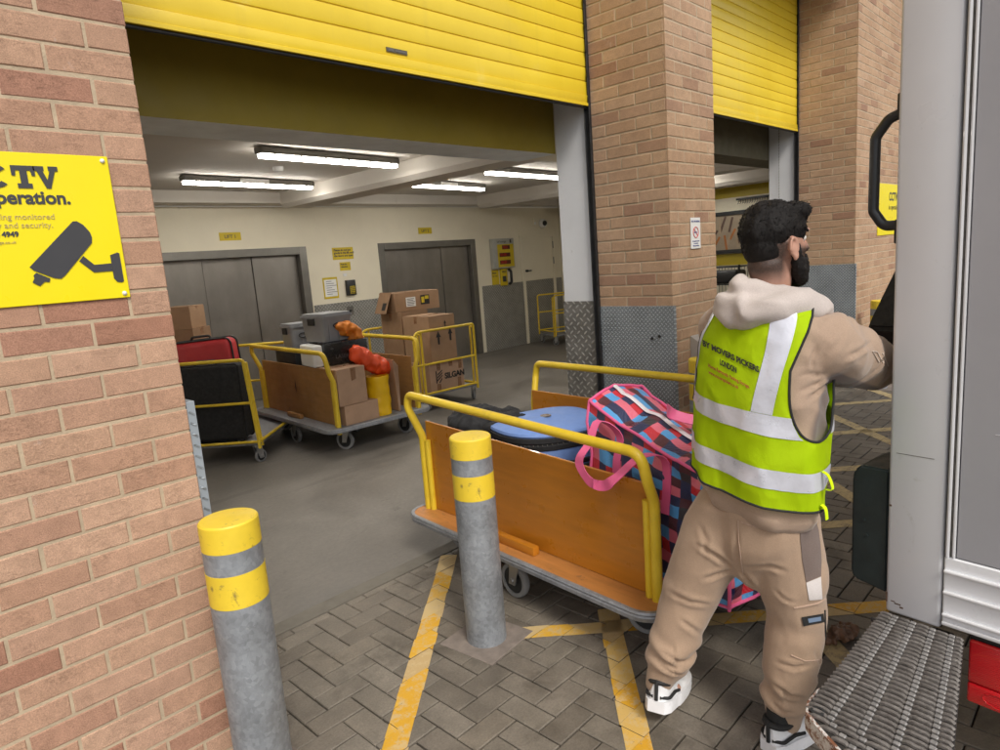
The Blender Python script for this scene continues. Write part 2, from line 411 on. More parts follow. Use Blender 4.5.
for i in range(-1, ni+1):
    for j in range(-1, nj+1):
        k = (i-j) % 4
        if k == 0: ax, ay, bx, by = i, j, i+2, j+1
        elif k == 3: ax, ay, bx, by = i, j, i+1, j+2
        else: continue
        X0 = x0+ax*s; X1 = x0+bx*s; Y0 = y0+ay*s+.02; Y1 = y0+by*s+.02
        if Y1 > y1+.03: Y1 = y1+.005
        if Y1-Y0 < .03: continue
        far = X0 > 9.5
        g = .0024+random.random()*.001; c = .0032
        zt = random.uniform(-.0016, .0012); tx = random.uniform(-.006, .006); ty = random.uniform(-.006, .006)
        mx, my = (X0+X1)/2, (Y0+Y1)/2
        base = len(V)
        def zz(x, y, dz): return zt+dz+(x-mx)*tx+(y-my)*ty
        jx = random.uniform(-.0008, .0008)
        for (gx, dz) in ((g, -.02), (g, -c), (g+c, 0)):
            for (x, y) in ((X0+gx+jx, Y0+gx), (X1-gx+jx, Y0+gx), (X1-gx+jx, Y1-gx), (X0+gx+jx, Y1-gx)): V.append((x, y, zz(x, y, dz)))
        for l in range(2):
            for q in range(4): F.append((base+l*4+q, base+l*4+(q+1) % 4, base+l*4+4+(q+1) % 4, base+l*4+4+q))
        F.append((base+8, base+9, base+10, base+11))
        for (a, b, w, mi_) in paint_lines:
            d = (b-a).normalized(); nn = Vector((-d.y, d.x))
            poly = [Vector((X0+.0006, Y0+.0006)), Vector((X1-.0006, Y0+.0006)), Vector((X1-.0006, Y1-.0006)), Vector((X0+.0006, Y1-.0006))]
            wj = w/2+random.uniform(-.004, .004)
            for n_, dd in ((nn, nn.dot(a)+wj), (-nn, -nn.dot(a)+wj), (d, d.dot(b)), (-d, -d.dot(a))):
                poly = clip(poly, n_, dd)
                if len(poly) < 3: break
            if len(poly) >= 3:
                bb = len(PV[mi_])
                for p in poly: PV[mi_].append((p.x, p.y, zz(p.x, p.y, .0015+.0004*mi_)))
                PF[mi_].append(tuple(range(bb, bb+len(poly))))
tag(rawmesh('paving', V, F, PAVER), kind='structure')
tag(rawmesh('yellow_ground_marking', PV[0], PF[0], LINEP), kind='structure')
tag(rawmesh('faded_ground_marking', PV[1], PF[1], LINEF), kind='structure')
bm = B(); box(bm, -600, 600, -600, 600, -.2, -.012)
tag(fin('ground', bm, SAND), kind='structure')
ASPH = mat('asphalt', (.06, .058, .055), .9, var=.2, vs=2, bs=90, bst=.5)
bm = B()
for (a, b, c, d) in ((-60, 60, -60, -3.0), (13.0, 60, -3.0, 2.1), (-60, -2.0, -3.0, 2.1)): box(bm, a, b, c, d, -.011, -.004)
tag(fin('road', bm, ASPH), kind='structure')
bm = B(); box(bm, -2.4, 10.5, 2.86, YW, -.011, .004)
tag(fin('floor', bm, FLOORM), kind='structure')
bm = B(); box(bm, -2.4, 14, 2.765, 2.86, -.011, .0055, bev=.002)
tag(fin('threshold', bm, mat('threshold concrete', (.15, .135, .11), .8, var=.15, vs=8, bs=60, bst=.3, dirt=.2)), kind='structure')

# ---- brick walls
def bricks(V, F, MI, org, ux, nrm, length, z0, z1, L=.225, half_even=True, zoff=.030, start=0.0, dep=.0125):
    ux = Vector(ux); nrm = Vector(nrm); org = Vector(org); j = .0092
    k0 = int(math.floor((z0-zoff)/.075)); k1 = int(math.ceil((z1-zoff)/.075))
    for k in range(k0, k1):
        za = zoff+k*.075+j/2; zb = zoff+(k+1)*.075-j/2
        za = max(za, z0); zb = min(zb, z1)
        if zb-za < .01: continue
        x = 0.0; first = (k % 2 == 0) == half_even
        while x < length-.02:
            bl = (L-j)/2-.0 if (x == 0 and first) else L-j
            if x == 0 and first: bl = L/2-j/2-.0
            xa = x; xb = min(x+bl, length)
            x = x+bl+j
            if length-x < .04 and xb < length: xb = length if length-xb < .06 else xb
            if xa == 0: xa = start
            if xb-xa < .02: continue
            off = random.uniform(-.0008, .0012); ta = random.uniform(-.0007, .0007); jz = random.uniform(-.0012, .0012); jx = random.uniform(-.001, .001) if 0 < xa and xb < length else 0
            c = .0028; b0 = len(V)
            def P(u, z, o): return tuple(org+ux*u+Vector((0, 0, z))+nrm*o)
            for (ins, o) in ((0, -dep), (0, off-c*.8), (c, off)):
                for (u, z, sg) in ((xa+ins, za+ins, 1), (xb-ins, za+ins, -1), (xb-ins, zb-ins, -1), (xa+ins, zb-ins, 1)):
                    V.append(P(u+jx, z+jz, o+ta*sg+random.uniform(-.0005, .0005)))
            flip = ux.cross(Vector((0, 0, 1))).dot(nrm) < 0
            for l in range(2):
                for q in range(4):
                    f = (b0+l*4+q, b0+l*4+(q+1) % 4, b0+l*4+4+(q+1) % 4, b0+l*4+4+q)
                    F.append(f[::-1] if flip else f); MI.append(0)
            f = (b0+8, b0+9, b0+10, b0+11); F.append(f[::-1] if flip else f); MI.append(0)
def addbox(V, F, MI, x0, x1, y0, y1, z0, z1, mi):
    b = len(V); V += [(x, y, z) for z in (z0, z1) for (x, y) in ((x0, y0), (x1, y0), (x1, y1), (x0, y1))]
    for f in ((3, 2, 1, 0), (4, 5, 6, 7), (0, 1, 5, 4), (1, 2, 6, 5), (2, 3, 7, 6), (3, 0, 4, 7)): F.append(tuple(b+i for i in f)); MI.append(mi)
ins = .0024
# left wall
def wallobj(name, V, F, MI, mats, label, cat='wall'):
    t = empty(name, (0, 0, 0), 0, label, cat); o = rawmesh('brickwork', V, F, mats, MI, t); return t
XL = .785
V, F, MI = [], [], []
bricks(V, F, MI, (XL, D, 0), (-1, 0, 0), (0, -1, 0), 3.2, 0, 4.2, half_even=True)
bricks(V, F, MI, (XL, D, 0), (0, 1, 0), (1, 0, 0), YB-D, 0, HEAD, L=.228, half_even=False, start=.0135)
addbox(V, F, MI, XL-3.2, XL-ins, D+ins, YB, 0, 7.0, 1)
WL = wallobj('brick_wall', V, F, MI, [BR, MORTAR], 'pink brick wall filling the left edge, carrying the yellow camera warning sign')
# pillar
XP = 3.83; XQ = 4.44; XR = 7.51
def pillar(xa, xb, name, label, Lf, length):
    V, F, MI = [], [], []
    bricks(V, F, MI, (xa, D, 0), (1, 0, 0), (0, -1, 0), length, 0, 4.2, L=Lf, half_even=False)
    bricks(V, F, MI, (xa, D, 0), (0, 1, 0), (-1, 0, 0), YB-D, 0, HEAD, L=.228, half_even=True, start=.0135)
    if xb-xa < 2: bricks(V, F, MI, (xb, D, 0), (0, 1, 0), (1, 0, 0), YB-D, 0, HEAD, L=.228, half_even=True, start=.0135)
    addbox(V, F, MI, xa+ins, xb-ins, D+ins, YB, 0, 7.0, 1)
    return wallobj(name, V, F, MI, [BR2, MORTAR], label)
P1 = pillar(XP, XQ, 'brick_pillar', 'free standing buff brick pillar between the two yellow shutters', (XQ-XP+.01)/3, XQ-XP)
P2 = pillar(XR, XR+6.0, 'brick_wall', 'buff brick wall beyond the second shutter, running off behind the van', .225, 6.0)
P1['category'] = 'pillar'
# wall over the openings
V, F, MI = [], [], []
for xa, ln_ in ((XL, XP-XL), (XQ, XR-XQ)):
    addbox(V, F, MI, xa, xa+ln_, D+.02, YB-.05, HEAD, 7.0, 1)
    bricks(V, F, MI, (xa, D+.02, 0), (1, 0, 0), (0, -1, 0), ln_, HEAD, 7.0)
wallobj('upper_wall', V, F, MI, [BR2, MORTAR], 'brickwork spanning above the roller shutters')

# tread plates on the reveals
def plate(parent, x, y0, y1, z1, side, m, name='tread_plate', z0=.003, edge=True, t=.005):
    bm = B(); box(bm, min(x, x+side*t), max(x, x+side*t), y0, y1, z0, z1, bev=.001)
    if edge: box(bm, min(x-side*.0, x+side*.006)-(.03 if side > 0 else 0), max(x, x+side*.006)+(.0), y0-.009, y0+.001, z0, z1, bev=.001) if side > 0 else box(bm, x-.006, x+.022, y0-.009, y0+.001, z0, z1, bev=.001)
    return fin(name, bm, m, parent)
plate(P1, XP-.002, D-.002, YB-.012, 1.243, -1, TREAD_Y)
plate(P2, XR-.002, D-.002, YB-.012, 1.30, -1, TREAD_Y)
bm = B()
for (y, z) in ((D+.155, 1.03), (D+.10, 1.045)): cyl(bm, (XP-.006, y, z), (XP-.011, y, z), .010, seg=12)
fin('screw_hole', bm, BLACK, P1)
# left corner guard (stands proud of the wall corner)
pl = plate(WL, XL+.002, D+.010, YB-.012, 1.245, 1, mat('bright galvanised guard', (.34, .385, .43), .45, metal=.3, dirt=.1), edge=False, t=.028)
bm = B()
for k in range(34): box(bm, XL+.006, XL+.026, D+.0065, D+.0102, -.0025, .0025, mtx=rotm((0, 0, .02+k*.036), 0, 0, 0) @ Matrix.Translation((XL+.016, 0, 0)) @ Matrix.Rotation(math.radians(38), 4, 'Y') @ Matrix.Translation((-XL-.016, 0, 0)))
fin('guard_ribs', bm, TREAD_Y, WL)
# white piers behind the shutters
def pier(xa, xb, ztop, lab, zp, m):
    t = empty('white_pier', ((xa+xb)/2, 2.9, 0), 0, lab, 'pier'); cx = (xa+xb)/2; cy = 2.9
    bm = B(); box(bm, xa-cx, xb-cx, 2.775-cy, 3.047-cy, 0, ztop, bev=.004); fin('painted_shaft', bm, WHITEP, t)
    bm = B(); box(bm, xa-.005-cx, xa-.001-cx, 2.777-cy, 3.045-cy, .006, zp, bev=.001); box(bm, xa-.006-cx, xa+.02-cx, 3.048-cy, 3.052-cy, .006, zp)
    fin('tread_plate', bm, m, t)
    return t
pier(XP, XQ, 4.0, 'white painted pier behind the free standing brick pillar with dull tread plate below', 1.281, TREAD_A)
pr2 = pier(XR, XR+.6, 4.0, 'white painted pier with a hanging chain beside the second shutter', 1.3, TREAD_A)
bm = B()
for k in range(60):
    z = 3.2-k*.03; tube(bm, [(-.016+.35*0, .0, z), (-.016, .004, z-.02)], .0035, 6)
ch = fin('hand_chain', bm, STEELD, pr2, loc=(-.30, .03, 0))
# shutters
def shutter(xa, xb, zb, lab):
    t = empty('roller_shutter', ((xa+xb)/2, 2.75, zb), 0, lab, 'roller shutter'); cx = (xa+xb)/2
    bm = B(); z = .075; pit = .0885; prof = []
    while z < HEAD+.25-zb:
        for dz, dy in ((.0, .0045), (.002, -.0015), (.008, -.0028), (.044, -.0034), (.080, -.0028), (.0835, -.0015), (.0855, .0045)): prof.append((z+dz, dy))
        z += pit
    xs = [xa+.012-cx, xb-.012-cx]
    prev = None
    for (zz_, dy) in prof:
        row = [bm.verts.new((x, dy, zz_)) for x in xs]
        if prev: bm.faces.new((prev[0], prev[1], row[1], row[0]))
        prev = row
    fin('slat_curtain', bm, SHUT, t, sharp=25)
    bm = B(); box(bm, xa+.012-cx, xb-.012-cx, -.014, .014, .018, .073, bev=.004, seg=2); box(bm, xa+.012-cx, xb-.012-cx, -.019, -.010, .003, .022, bev=.002)
    bm2 = B(); box(bm2, xa+.014-cx, xb-.014-cx, -.006, .012, -.009, .0025, bev=.003)
    fin('bottom_bar', bm, SHUT, t); fin('rubber_seal', bm2, SHUTD, t)
    for sgn, x in ((1, xa), (-1, xb)):
        bm = B(); w = .026
        xx0, xx1 = (x+.002-cx, x+.002+w-cx) if sgn > 0 else (x-.002-w-cx, x-.002-cx)
        for (a, b) in ((-.022, -.016), (.016, .022)): box(bm, xx0, xx1, a, b, -zb+.006, HEAD-zb, bev=.002)
        xe = (xx0, xx0+.012) if sgn > 0 else (xx1-.012, xx1)
        box(bm, xe[0], xe[1], -.0159, .0159, -zb+.006, HEAD-zb)
        for k in range(26): 
            z = -zb+.2+k*.15
            xb_ = xx1+.003 if sgn > 0 else xx0-.003
            box(bm, xb_-.006, xb_+.006, -.027, -.0221, z, z+.03)
        fin('guide_channel', bm, GUIDE, t)
    return t
S1 = shutter(XL, XP, 2.562, 'nearer wide yellow roller shutter pulled up over the loading bay with lifts')
S2 = shutter(XQ, XR, 2.69, 'yellow roller shutter half raised right of the free standing brick pillar')
LOGO = mat('pale maker plate', (.25, .45, .50), .4, bst=0)
def maker(par, x, z, w=.115, m=None):
    bm = B(); box(bm, x, x+w, -.0085, -.0062, z, z+.020); box(bm, x+.01, x+.045, -.0098, -.0086, z+.004, z+.016, mi=1); box(bm, x+.055, x+w-.01, -.0098, -.0086, z+.006, z+.014, mi=2)
    fin('slat_fitting', bm, [m or LOGO, STEELD, STEELD if m else WHITE], par)
maker(S1, -.13, .092, .13, mat('dark slit handle', (.10, .09, .06), .4)); maker(S2, -1.28, .155, .12)  # on S1 the dark plate stands for a slit handle, on S2 a maker's plate
# downstand beam with painted front, bare concrete underside
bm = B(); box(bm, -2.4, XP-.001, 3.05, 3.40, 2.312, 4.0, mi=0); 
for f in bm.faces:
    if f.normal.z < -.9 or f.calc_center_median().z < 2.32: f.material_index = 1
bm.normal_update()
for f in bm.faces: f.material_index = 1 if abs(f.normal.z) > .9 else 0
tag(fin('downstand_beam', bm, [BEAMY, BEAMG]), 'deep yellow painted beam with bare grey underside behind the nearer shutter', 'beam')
bm = B(); box(bm, XQ+.001, 10.5, 3.05, 3.40, 2.45, 4.0); tag(fin('downstand_beam', bm, mat('shadow toned beam', (.10, .09, .055), .8)), 'dark olive beam behind the second shutter', 'beam')  # shutter housing shadow is put into this beam's base colour
bm = B(); box(bm, XP+.001, XQ-.001, 3.05, 3.40, 2.33, 4.0); tag(fin('beam_bearing', bm, CREAM), 'cream beam end resting behind the white pier', 'beam')
# interior shell
bm = B(); box(bm, -2.4, 10.7, 3.4, YW+.2, 2.66, 2.9); tag(fin('ceiling', bm, CEILM), kind='structure')
k = 0
for xa, xb, lab in ((.72, 1.12, 'ceiling beam nearest the pink brick wall'), (4.42, 4.86, 'ceiling beam running between the two pairs of strip lights'), (7.92, 8.38, 'ceiling beam ending above the left edge of the display board'), (10.0, 10.49, 'ceiling beam against the far side wall')):
    bm = B(); prism(bm, [(xa+.05, 2.46), (xb-.05, 2.46), (xb, 2.51), (xb, 2.659), (xa, 2.659), (xa, 2.51)], 3.401, 8.0, mtx=Matrix(((1, 0, 0, 0), (0, 0, 1, 0), (0, 1, 0, 0), (0, 0, 0, 1))))
    bmesh.ops.recalc_face_normals(bm, faces=bm.faces[:])
    tag(fin('ceiling_beam', bm, CEILM), lab, 'beam', 'beams under the ceiling')
bm = B(); box(bm, -2.4, 10.49, 8.001, YW-.001, 2.52, 2.659, bev=.004); tag(fin('wall_head_beam', bm, CEILM), 'shallow beam along the top of the cream back wall', 'beam')
# back wall with lift openings (pieces butted around openings)
L1a, L1b, L2a, L2b, LT = 1.45, 4.92, 6.13, 8.17, 1.985
bw = empty('back_wall', (0, 0, 0), 0, 'cream painted back wall with tread plate along its foot, holding both lifts', 'wall')
bm = B()
for (a, b, c, d) in ((-2.4, L1a, 0, 2.519), (L1a, L1b, LT, 2.519), (L1b, L2a, 0, 2.519), (L2a, L2b, LT, 2.519), (L2b, 10.5, 0, 2.519)): box(bm, a, b, YW, YW+.25, c, d)
fin('plaster', bm, CREAM, bw)
def clad(a, b, zt=1.17):
    bm = B(); box(bm, a, b, YW-.005, YW-.001, .006, zt, bev=.001); fin('tread_cladding', bm, TREAD_X, bw)
clad(-2.3, L1a-.06); clad(L1b+.02, L2a-.02); clad(L2b+.09, 9.33); clad(9.40, 10.22); clad(10.29, 10.49)
bm = B(); box(bm, 5.46, 5.58, YW-.009, YW-.0055, .97, 1.1, bev=.002); cyl(bm, (5.52, YW-.009, 1.035), (5.52, YW-.02, 1.035), .02, mi=1); fin('call_plate', bm, [STEELD, BLACK], bw)
LIFTG = 'goods lifts in the back wall'
def lift(a, b, lab):
    cx = (a+b)/2; t = empty('lift_entrance', (cx, YW, 0), 0, lab, 'lift', LIFTG)
    bm = B(); w = .11
    box(bm, a-cx, a-cx+w, -.012, .18, 0.004, LT, bev=.003); box(bm, b-cx-w, b-cx, -.012, .18, .004, LT, bev=.003); box(bm, a-cx+w+.001, b-cx-w-.001, -.012, .18, LT-.10, LT, bev=.003)
    fin('frame', bm, STEELD, t)
    n = 3 if b-a < 2.5 else 5; W = (b-a-2*w-.004); x = a-cx+w+.002
    wd = W/n
    for k in range(n):
        bm = B(); box(bm, x+k*wd+.003, x+(k+1)*wd-.003, .08+.014*(k % 2), .11+.014*(k % 2), .012, LT-.102, bev=.003); fin('door_panel', bm, STEEL, t)
    bm = B(); box(bm, a-cx+.02, b-cx-.02, .15, .2, .004, LT-.02); fin('dark_shaft', bm, STEELX, t)
    bm = B(); box(bm, a-cx+w, b-cx-w, -.002, .14, .0045, .010); fin('sill', bm, STEELD, t)
    return t
lift(L1a, L1b, 'left goods lift with wide dull steel doors behind the loaded trolleys')
lift(L2a, L2b, 'right goods lift with steel doors behind the stack of brown boxes')
# side walls of the interior
bm = B(); box(bm, -2.6, -2.4, 2.8, YW, 0, 2.66); tag(fin('side_wall', bm, CREAM), 'cream interior side wall hidden behind the pink brick wall', 'wall')
YBAND = mat('yellow wall band', (.50, .38, .02), .5, var=.04)
sw = empty('side_wall', (10.5, 0, 0), 0, 'far interior side wall with yellow bands seen through the second opening', 'wall')
bm = B(); box(bm, 0, .2, 2.8, YW, 0, 2.659); fin('plaster', bm, CREAM, sw)
bm = B(); box(bm, -.004, -.001, 3.45, YW-.3, 2.30, 2.47); box(bm, -.004, -.001, 3.45, YW-.3, 1.24, 1.42); fin('yellow_band', bm, YBAND, sw)
# display: black rail with hooks, framed poster, black shelf rack
bm = B(); box(bm, -.06, -.03, 4.2, 4.76, 2.245, 2.275, bev=.003)
for k in range(14): tube(bm, [(-.045, 4.23+k*.038, 2.245), (-.05, 4.23+k*.038, 2.20), (-.075, 4.235+k*.038, 2.185)], .004, 5)
for y in (4.25, 4.7): box(bm, -.03, 0, y, y+.03, 2.25, 2.27)
tag(fin('hook_rail', bm, BLACK, loc=(10.499, 0, 0)), 'black rail of small hooks under the yellow band', 'rail')
t = empty('framed_poster', (10.46, 5.1, 1.76), 0, 'black framed poster of orange and dark strokes left of the man\'s head', 'poster')
bm = B()
for (a, b, c, d) in ((-.6, .45, .27, .33), (-.6, .45, -.33, -.27), (-.6, -.54, -.27, .27), (.39, .45, -.27, .27)): box(bm, -.02, .02, a, b, c, d, bev=.003)
fin('frame', bm, BLACK, t)
bm = B(); box(bm, .0, .012, -.54, .39, -.27, .27); fin('backing', bm, mat('poster paper', (.35, .28, .2), .6), t)
bm = B()
rr = random.Random(3)
for k in range(16):
    y = -.42+k*.045; a = rr.uniform(-.5, .7); m_ = rotm((-.002-.0006*k, y, rr.uniform(-.15, .15)), rx=a)
    box(bm, -.0004, 0, -.018, .018, -rr.uniform(.05, .16), rr.uniform(.05, .16), mi=k % 3, mtx=m_)
fin('print', bm, [mat('orange print', (.45, .16, .04), .5, bst=0), mat('brown print', (.12, .07, .05), .5, bst=0), mat('tan print', (.4, .3, .2), .5, bst=0)], t)
t = empty('wire_rack', (9.6, 4.75, 0), 0, 'black wire rack standing below the framed poster', 'rack')
bm = B()
for x in (-.2, .2):
    for y in (-.5, .5): cyl(bm, (x, y, 0), (x, y, 1.28), .014, seg=8)
for z in (.2, .6, 1.0, 1.25):
    for x in (-.2, .2): cyl(bm, (x, -.5, z), (x, .5, z), .008, seg=6)
    for y in [q*.1-.5 for q in range(11)]: cyl(bm, (-.2, y, z), (.2, y, z), .005, seg=6)
for q in range(21): cyl(bm, (.2, q*.05-.5, .2), (.2, q*.05-.5, 1.25), .004, seg=5)
fin('frame', bm, BLACK, t)
bm = B(); box(bm, -.17, .17, -.47, -.05, .215, .58, bev=.03, seg=3); box(bm, -.17, .17, .02, .45, .615, .95, bev=.03, seg=3); box(bm, -.17, .17, -.45, .3, 1.01, 1.2, bev=.04, seg=3); fin('stored_load', bm, BLACK, t)

# back wall door
t = empty('plain_door', (9.80, YW, 0), 0, 'cream door at the right end of the back wall', 'door')
bm = B(); 
for (a, b, c, d) in ((-.50, -.45, 1.18, 1.97), (.44, .49, 1.18, 1.97), (-.50, .49, 1.97, 2.02)): box(bm, a, b, -.03, -.001, c, d, bev=.003)
for x in (-.435, .455): box(bm, x-.035, x+.035, -.024, -.008, .006, 1.18, bev=.003)
fin('frame', bm, CREAM, t)
bm = B(); box(bm, -.448, .438, -.016, -.0065, 1.174, 1.968, bev=.002); fin('leaf', bm, CREAM, t)
bm = B(); cyl(bm, (-.37, -.016, 1.36), (-.37, -.06, 1.36), .022); cyl(bm, (-.37, -.05, 1.36), (-.26, -.05, 1.36), .012); fin('handle', bm, BLACK, t)
bm = B()
for z in (1.75, 1.45): box(bm, .425, .45, -.034, -.031, z, z+.13)
fin('hinge', bm, STEELD, t)

# ---- fittings
LG = 'ceiling strip lights in the loading bay'
DIFF, nt, b_ = newmat('lit diffuser'); b_.inputs['Base Color'].default_value = (.9, .9, .88, 1); b_.inputs['Emission Color'].default_value = (1, .955, .88, 1); b_.inputs['Emission Strength'].default_value = 25
def strip(p, q, lab, box_=False):
    p = Vector(p); q = Vector(q); c = (p+q)/2; L = (q-p).length; ang = math.atan2(q.y-p.y, q.x-p.x)
    t = empty('strip_light', (c.x, c.y, 2.655), ang, lab, 'strip light', LG)
    bm = B(); box(bm, -L/2, L/2, -.055, .055, -.058, -.001, bev=.012, seg=2)
    fin('housing', bm, mat('light housing', (.16, .15, .13), .6), t)
    bm = B(); prism(bm, rrect(-L/2+.01, L/2-.01, -.046, .046, .04, 5), -.084, -.059); fin('diffuser', bm, DIFF, t)
    for k in range(6):
        x = -L/2+.12+(L-.24)*k/5
        for sy in (-1, 1):
            bm = B(); box(bm, x-.012, x+.012, sy*.056-.003, sy*.056+.004, -.066, -.040, bev=.002); fin('clip', bm, STEELD, t)
    if box_:
        bm = B(); box(bm, -.17, .17, -.062, -.0555, -.05, -.012, bev=.003); fin('emergency_label', bm, WHITE, t)
    return t
strip((2.75, 5.24), (4.25, 5.37), 'strip light nearest the shutter at the left, longest in the photo')
strip((2.77, 6.86), (4.30, 7.02), 'strip light with a pale centre label above the left lift', True)
strip((5.26, 6.55), (6.85, 6.77), 'strip light with a pale centre label above the right lift', True)
strip((5.58, 5.46), (7.2, 5.56), 'strip light cut off by the white pier')
strip((9.0, 5.05), (10.3, 5.05), 'strip light glimpsed through the second opening')
strip((0.0, 5.3), (-1.5, 5.3), 'strip light hidden behind the pink brick wall, nearer the shutter')
strip((0.0, 7.0), (-1.5, 7.0), 'strip light hidden behind the pink brick wall, nearer the back wall')
bm = B(); lathe(bm, [(.05, -.002), (.052, -.02), (.04, -.045), (.02, -.05)], seg=24); tag(fin('smoke_detector', bm, WHITE, loc=(3.42, 6.15, 2.659)), 'round white smoke detector between the two left strip lights', 'smoke detector')

def sign(name, x0, x1, z0, z1, y, mats, lines, label, cat='sign', th=.004, draw=None):
    cx = (x0+x1)/2; cz = (z0+z1)/2
    t = empty(name, (cx, y, cz), 0, label, cat)
    bm = B(); box(bm, x0-cx, x1-cx, -th, -.0006, z0-cz, z1-cz, bev=.0008); fin('board', bm, mats[0], t)
    bm = B()
    for (s_, x, z, size, mi, kw) in lines:
        put_text(bm, s_, facing((x, -th-.0012, z), (1, 0, 0), (0, 0, 1)), size=size, mi=mi, **kw)
    if draw: draw(bm, -th)
    if len(bm.faces): fin('lettering', bm, mats[1:], t)
    else: bm.free()
    return t
SY2 = mat('indoor sign yellow', (.62, .46, .015), .5, bst=0)
sign('lift_sign', 3.74, 4.02, 2.10, 2.20, YW-.001, [SY2, SIGNK], [('LIFT 1', 0, -.022, .06, 0, dict(align='CENTER', bold=.001))], 'small yellow LIFT 1 sign above the left lift')
sign('lift_sign', 6.94, 7.22, 2.10, 2.20, YW-.001, [SY2, SIGNK], [('LIFT 2', 0, -.022, .06, 0, dict(align='CENTER', bold=.001))], 'small yellow LIFT 2 sign above the right lift')
sign('notice', 5.33, 5.68, 1.78, 1.95, YW-.001, [SY2, SIGNK], [('Please do not put', -.15, .035, .04, 0, dict(bold=.0012)), ('goods in the lift until', -.15, -.005, .04, 0, dict(bold=.0012)), ('the doors are open', -.15, -.045, .04, 0, dict(bold=.0012))], 'larger yellow notice with three lines of text between the two lifts')
sign('notice', 5.43, 5.61, 1.62, 1.74, YW-.001, [SY2, SIGNK], [('Push for', -.07, .02, .03, 0, dict(bold=.001)), ('attention', -.07, -.015, .03, 0, dict(bold=.001))], 'smaller yellow notice below the three line notice between the lifts')
sign('paper_notice', 5.12, 5.36, 1.24, 1.54, YW-.001, [SY2, PAPER, SIGNK], [], 'white paper in a yellow border just right of the left lift', draw=lambda bm, y: (box(bm, -.10, .10, y-.001, y-.0003, -.12, .12, mi=0), [box(bm, -.07, .02+.04*(k % 3), y-.0014, y-.0011, .09-k*.03, .096-k*.03, mi=1) for k in range(7)]))
bm = B(); box(bm, -.03, .03, -.003, -.0006, -.02, .02); tag(fin('small_label', bm, WHITE, loc=(5.50, YW, 1.56)), 'tiny grey label over the black call unit between the lifts', 'label')
t = empty('call_unit', (5.56, YW, 1.37), 0, 'black call unit with a yellow keypad between the lifts', 'call unit')
bm = B(); box(bm, -.075, .075, -.05, -.0006, -.11, .11, bev=.006, seg=2); fin('casing', bm, BLACK, t)
bm = B(); box(bm, -.03, .055, -.054, -.0505, -.09, .02, bev=.002); fin('keypad', bm, SY2, t)
bm = B()
for i in range(3):
    for j in range(4): box(bm, -.022+i*.026, -.005+i*.026, -.057, -.0542, -.083+j*.026, -.066+j*.026)
fin('keys', bm, BLACK, t)
# display board with three red readouts
t = empty('display_board', (8.82, YW, 1.70), 0, 'grey and yellow board with three red readouts beside the door', 'display board')
bm = B(); box(bm, -.30, .24, -.09, -.0006, -.25, .27, bev=.008, seg=2); fin('casing', bm, mat('grey enamel', (.42, .42, .38), .4), t)
bm = B(); box(bm, -.20, .22, -.094, -.0905, -.23, .17, bev=.002); fin('yellow_face', bm, SY2, t)
bm = B(); put_text(bm, 'Self storage', facing((-.2, -.0915, .20), (1, 0, 0), (0, 0, 1)), size=.05); box(bm, .13, .17, -.093, -.0906, .19, .25); fin('lettering', bm, SIGNK, t)
RED, nt, b_ = newmat('red readout'); b_.inputs['Base Color'].default_value = (.10, .006, .006, 1); b_.inputs['Roughness'].default_value = .3
for (x, z, w) in ((-.08, .08, .2), (-.16, -.05, .28), (-.16, -.18, .28)):
    bm = B(); box(bm, x, x+w, -.099, -.0945, z, z+.07, bev=.002); d_ = fin('readout', bm, RED, t)
    bm = B(); put_text(bm, '00:00' if w > .25 else '00:0', facing((x+.02, -.1, z+.012), (1, 0, 0), (0, 0, 1)), size=.07, bold=.001)
    fin('digits', bm, mat('red digits', (.5, .02, .01), .4, bst=0), d_)
t = empty('wall_phone', (8.78, YW, 1.29), 0, 'yellow wall phone with black handset below the display board', 'phone')
bm = B(); box(bm, -.06, .10, -.05, -.0006, -.15, .15, bev=.01, seg=2); fin('body', bm, SY2, t)
bm = B(); tube(bm, fillet([(.11, -.07, .13), (.16, -.085, .10), (.16, -.085, -.10), (.11, -.07, -.13)], .04), [.024]*16, 10); fin('handset', bm, BLACK, t)
bm = B(); put_text(bm, 'HELP', facing((-.04, -.0512, .08), (1, 0, 0), (0, 0, 1)), size=.05, bold=.001); box(bm, -.03, .06, -.052, -.0505, -.08, .02); fin('lettering', bm, SIGNK, t)
sign('notice', 8.52, 8.70, 1.15, 1.43, YW-.001, [SY2, SIGNK], [('Push', -.07, .07, .05, 0, dict(bold=.001)), ('for help', -.07, .02, .04, 0, {})], 'yellow notice left of the wall phone')
t = empty('dome_camera', (9.97, YW-.04, 2.22), 0, 'white security camera with a dark lens near the top right of the back wall', 'security camera')
bm = B(); bmesh.ops.create_uvsphere(bm, u_segments=20, v_segments=14, radius=.085); fin('dome', bm, WHITE, t)
bm = B(); bmesh.ops.create_uvsphere(bm, u_segments=16, v_segments=10, radius=.05, matrix=Matrix.Translation((-.02, -.055, 0))); fin('lens', bm, BLACK, t)
bm = B(); box(bm, -.03, .03, -.04, -.0006, -.07, .07, bev=.004); box(bm, -.022, .022, -.044, -.041, -.05, .0, bev=.003, mi=1); tag(fin('alarm_box', bm, [CREAM, WHITE], loc=(9.74, YW, 2.25)), 'small cream box left of the dome camera', 'box')
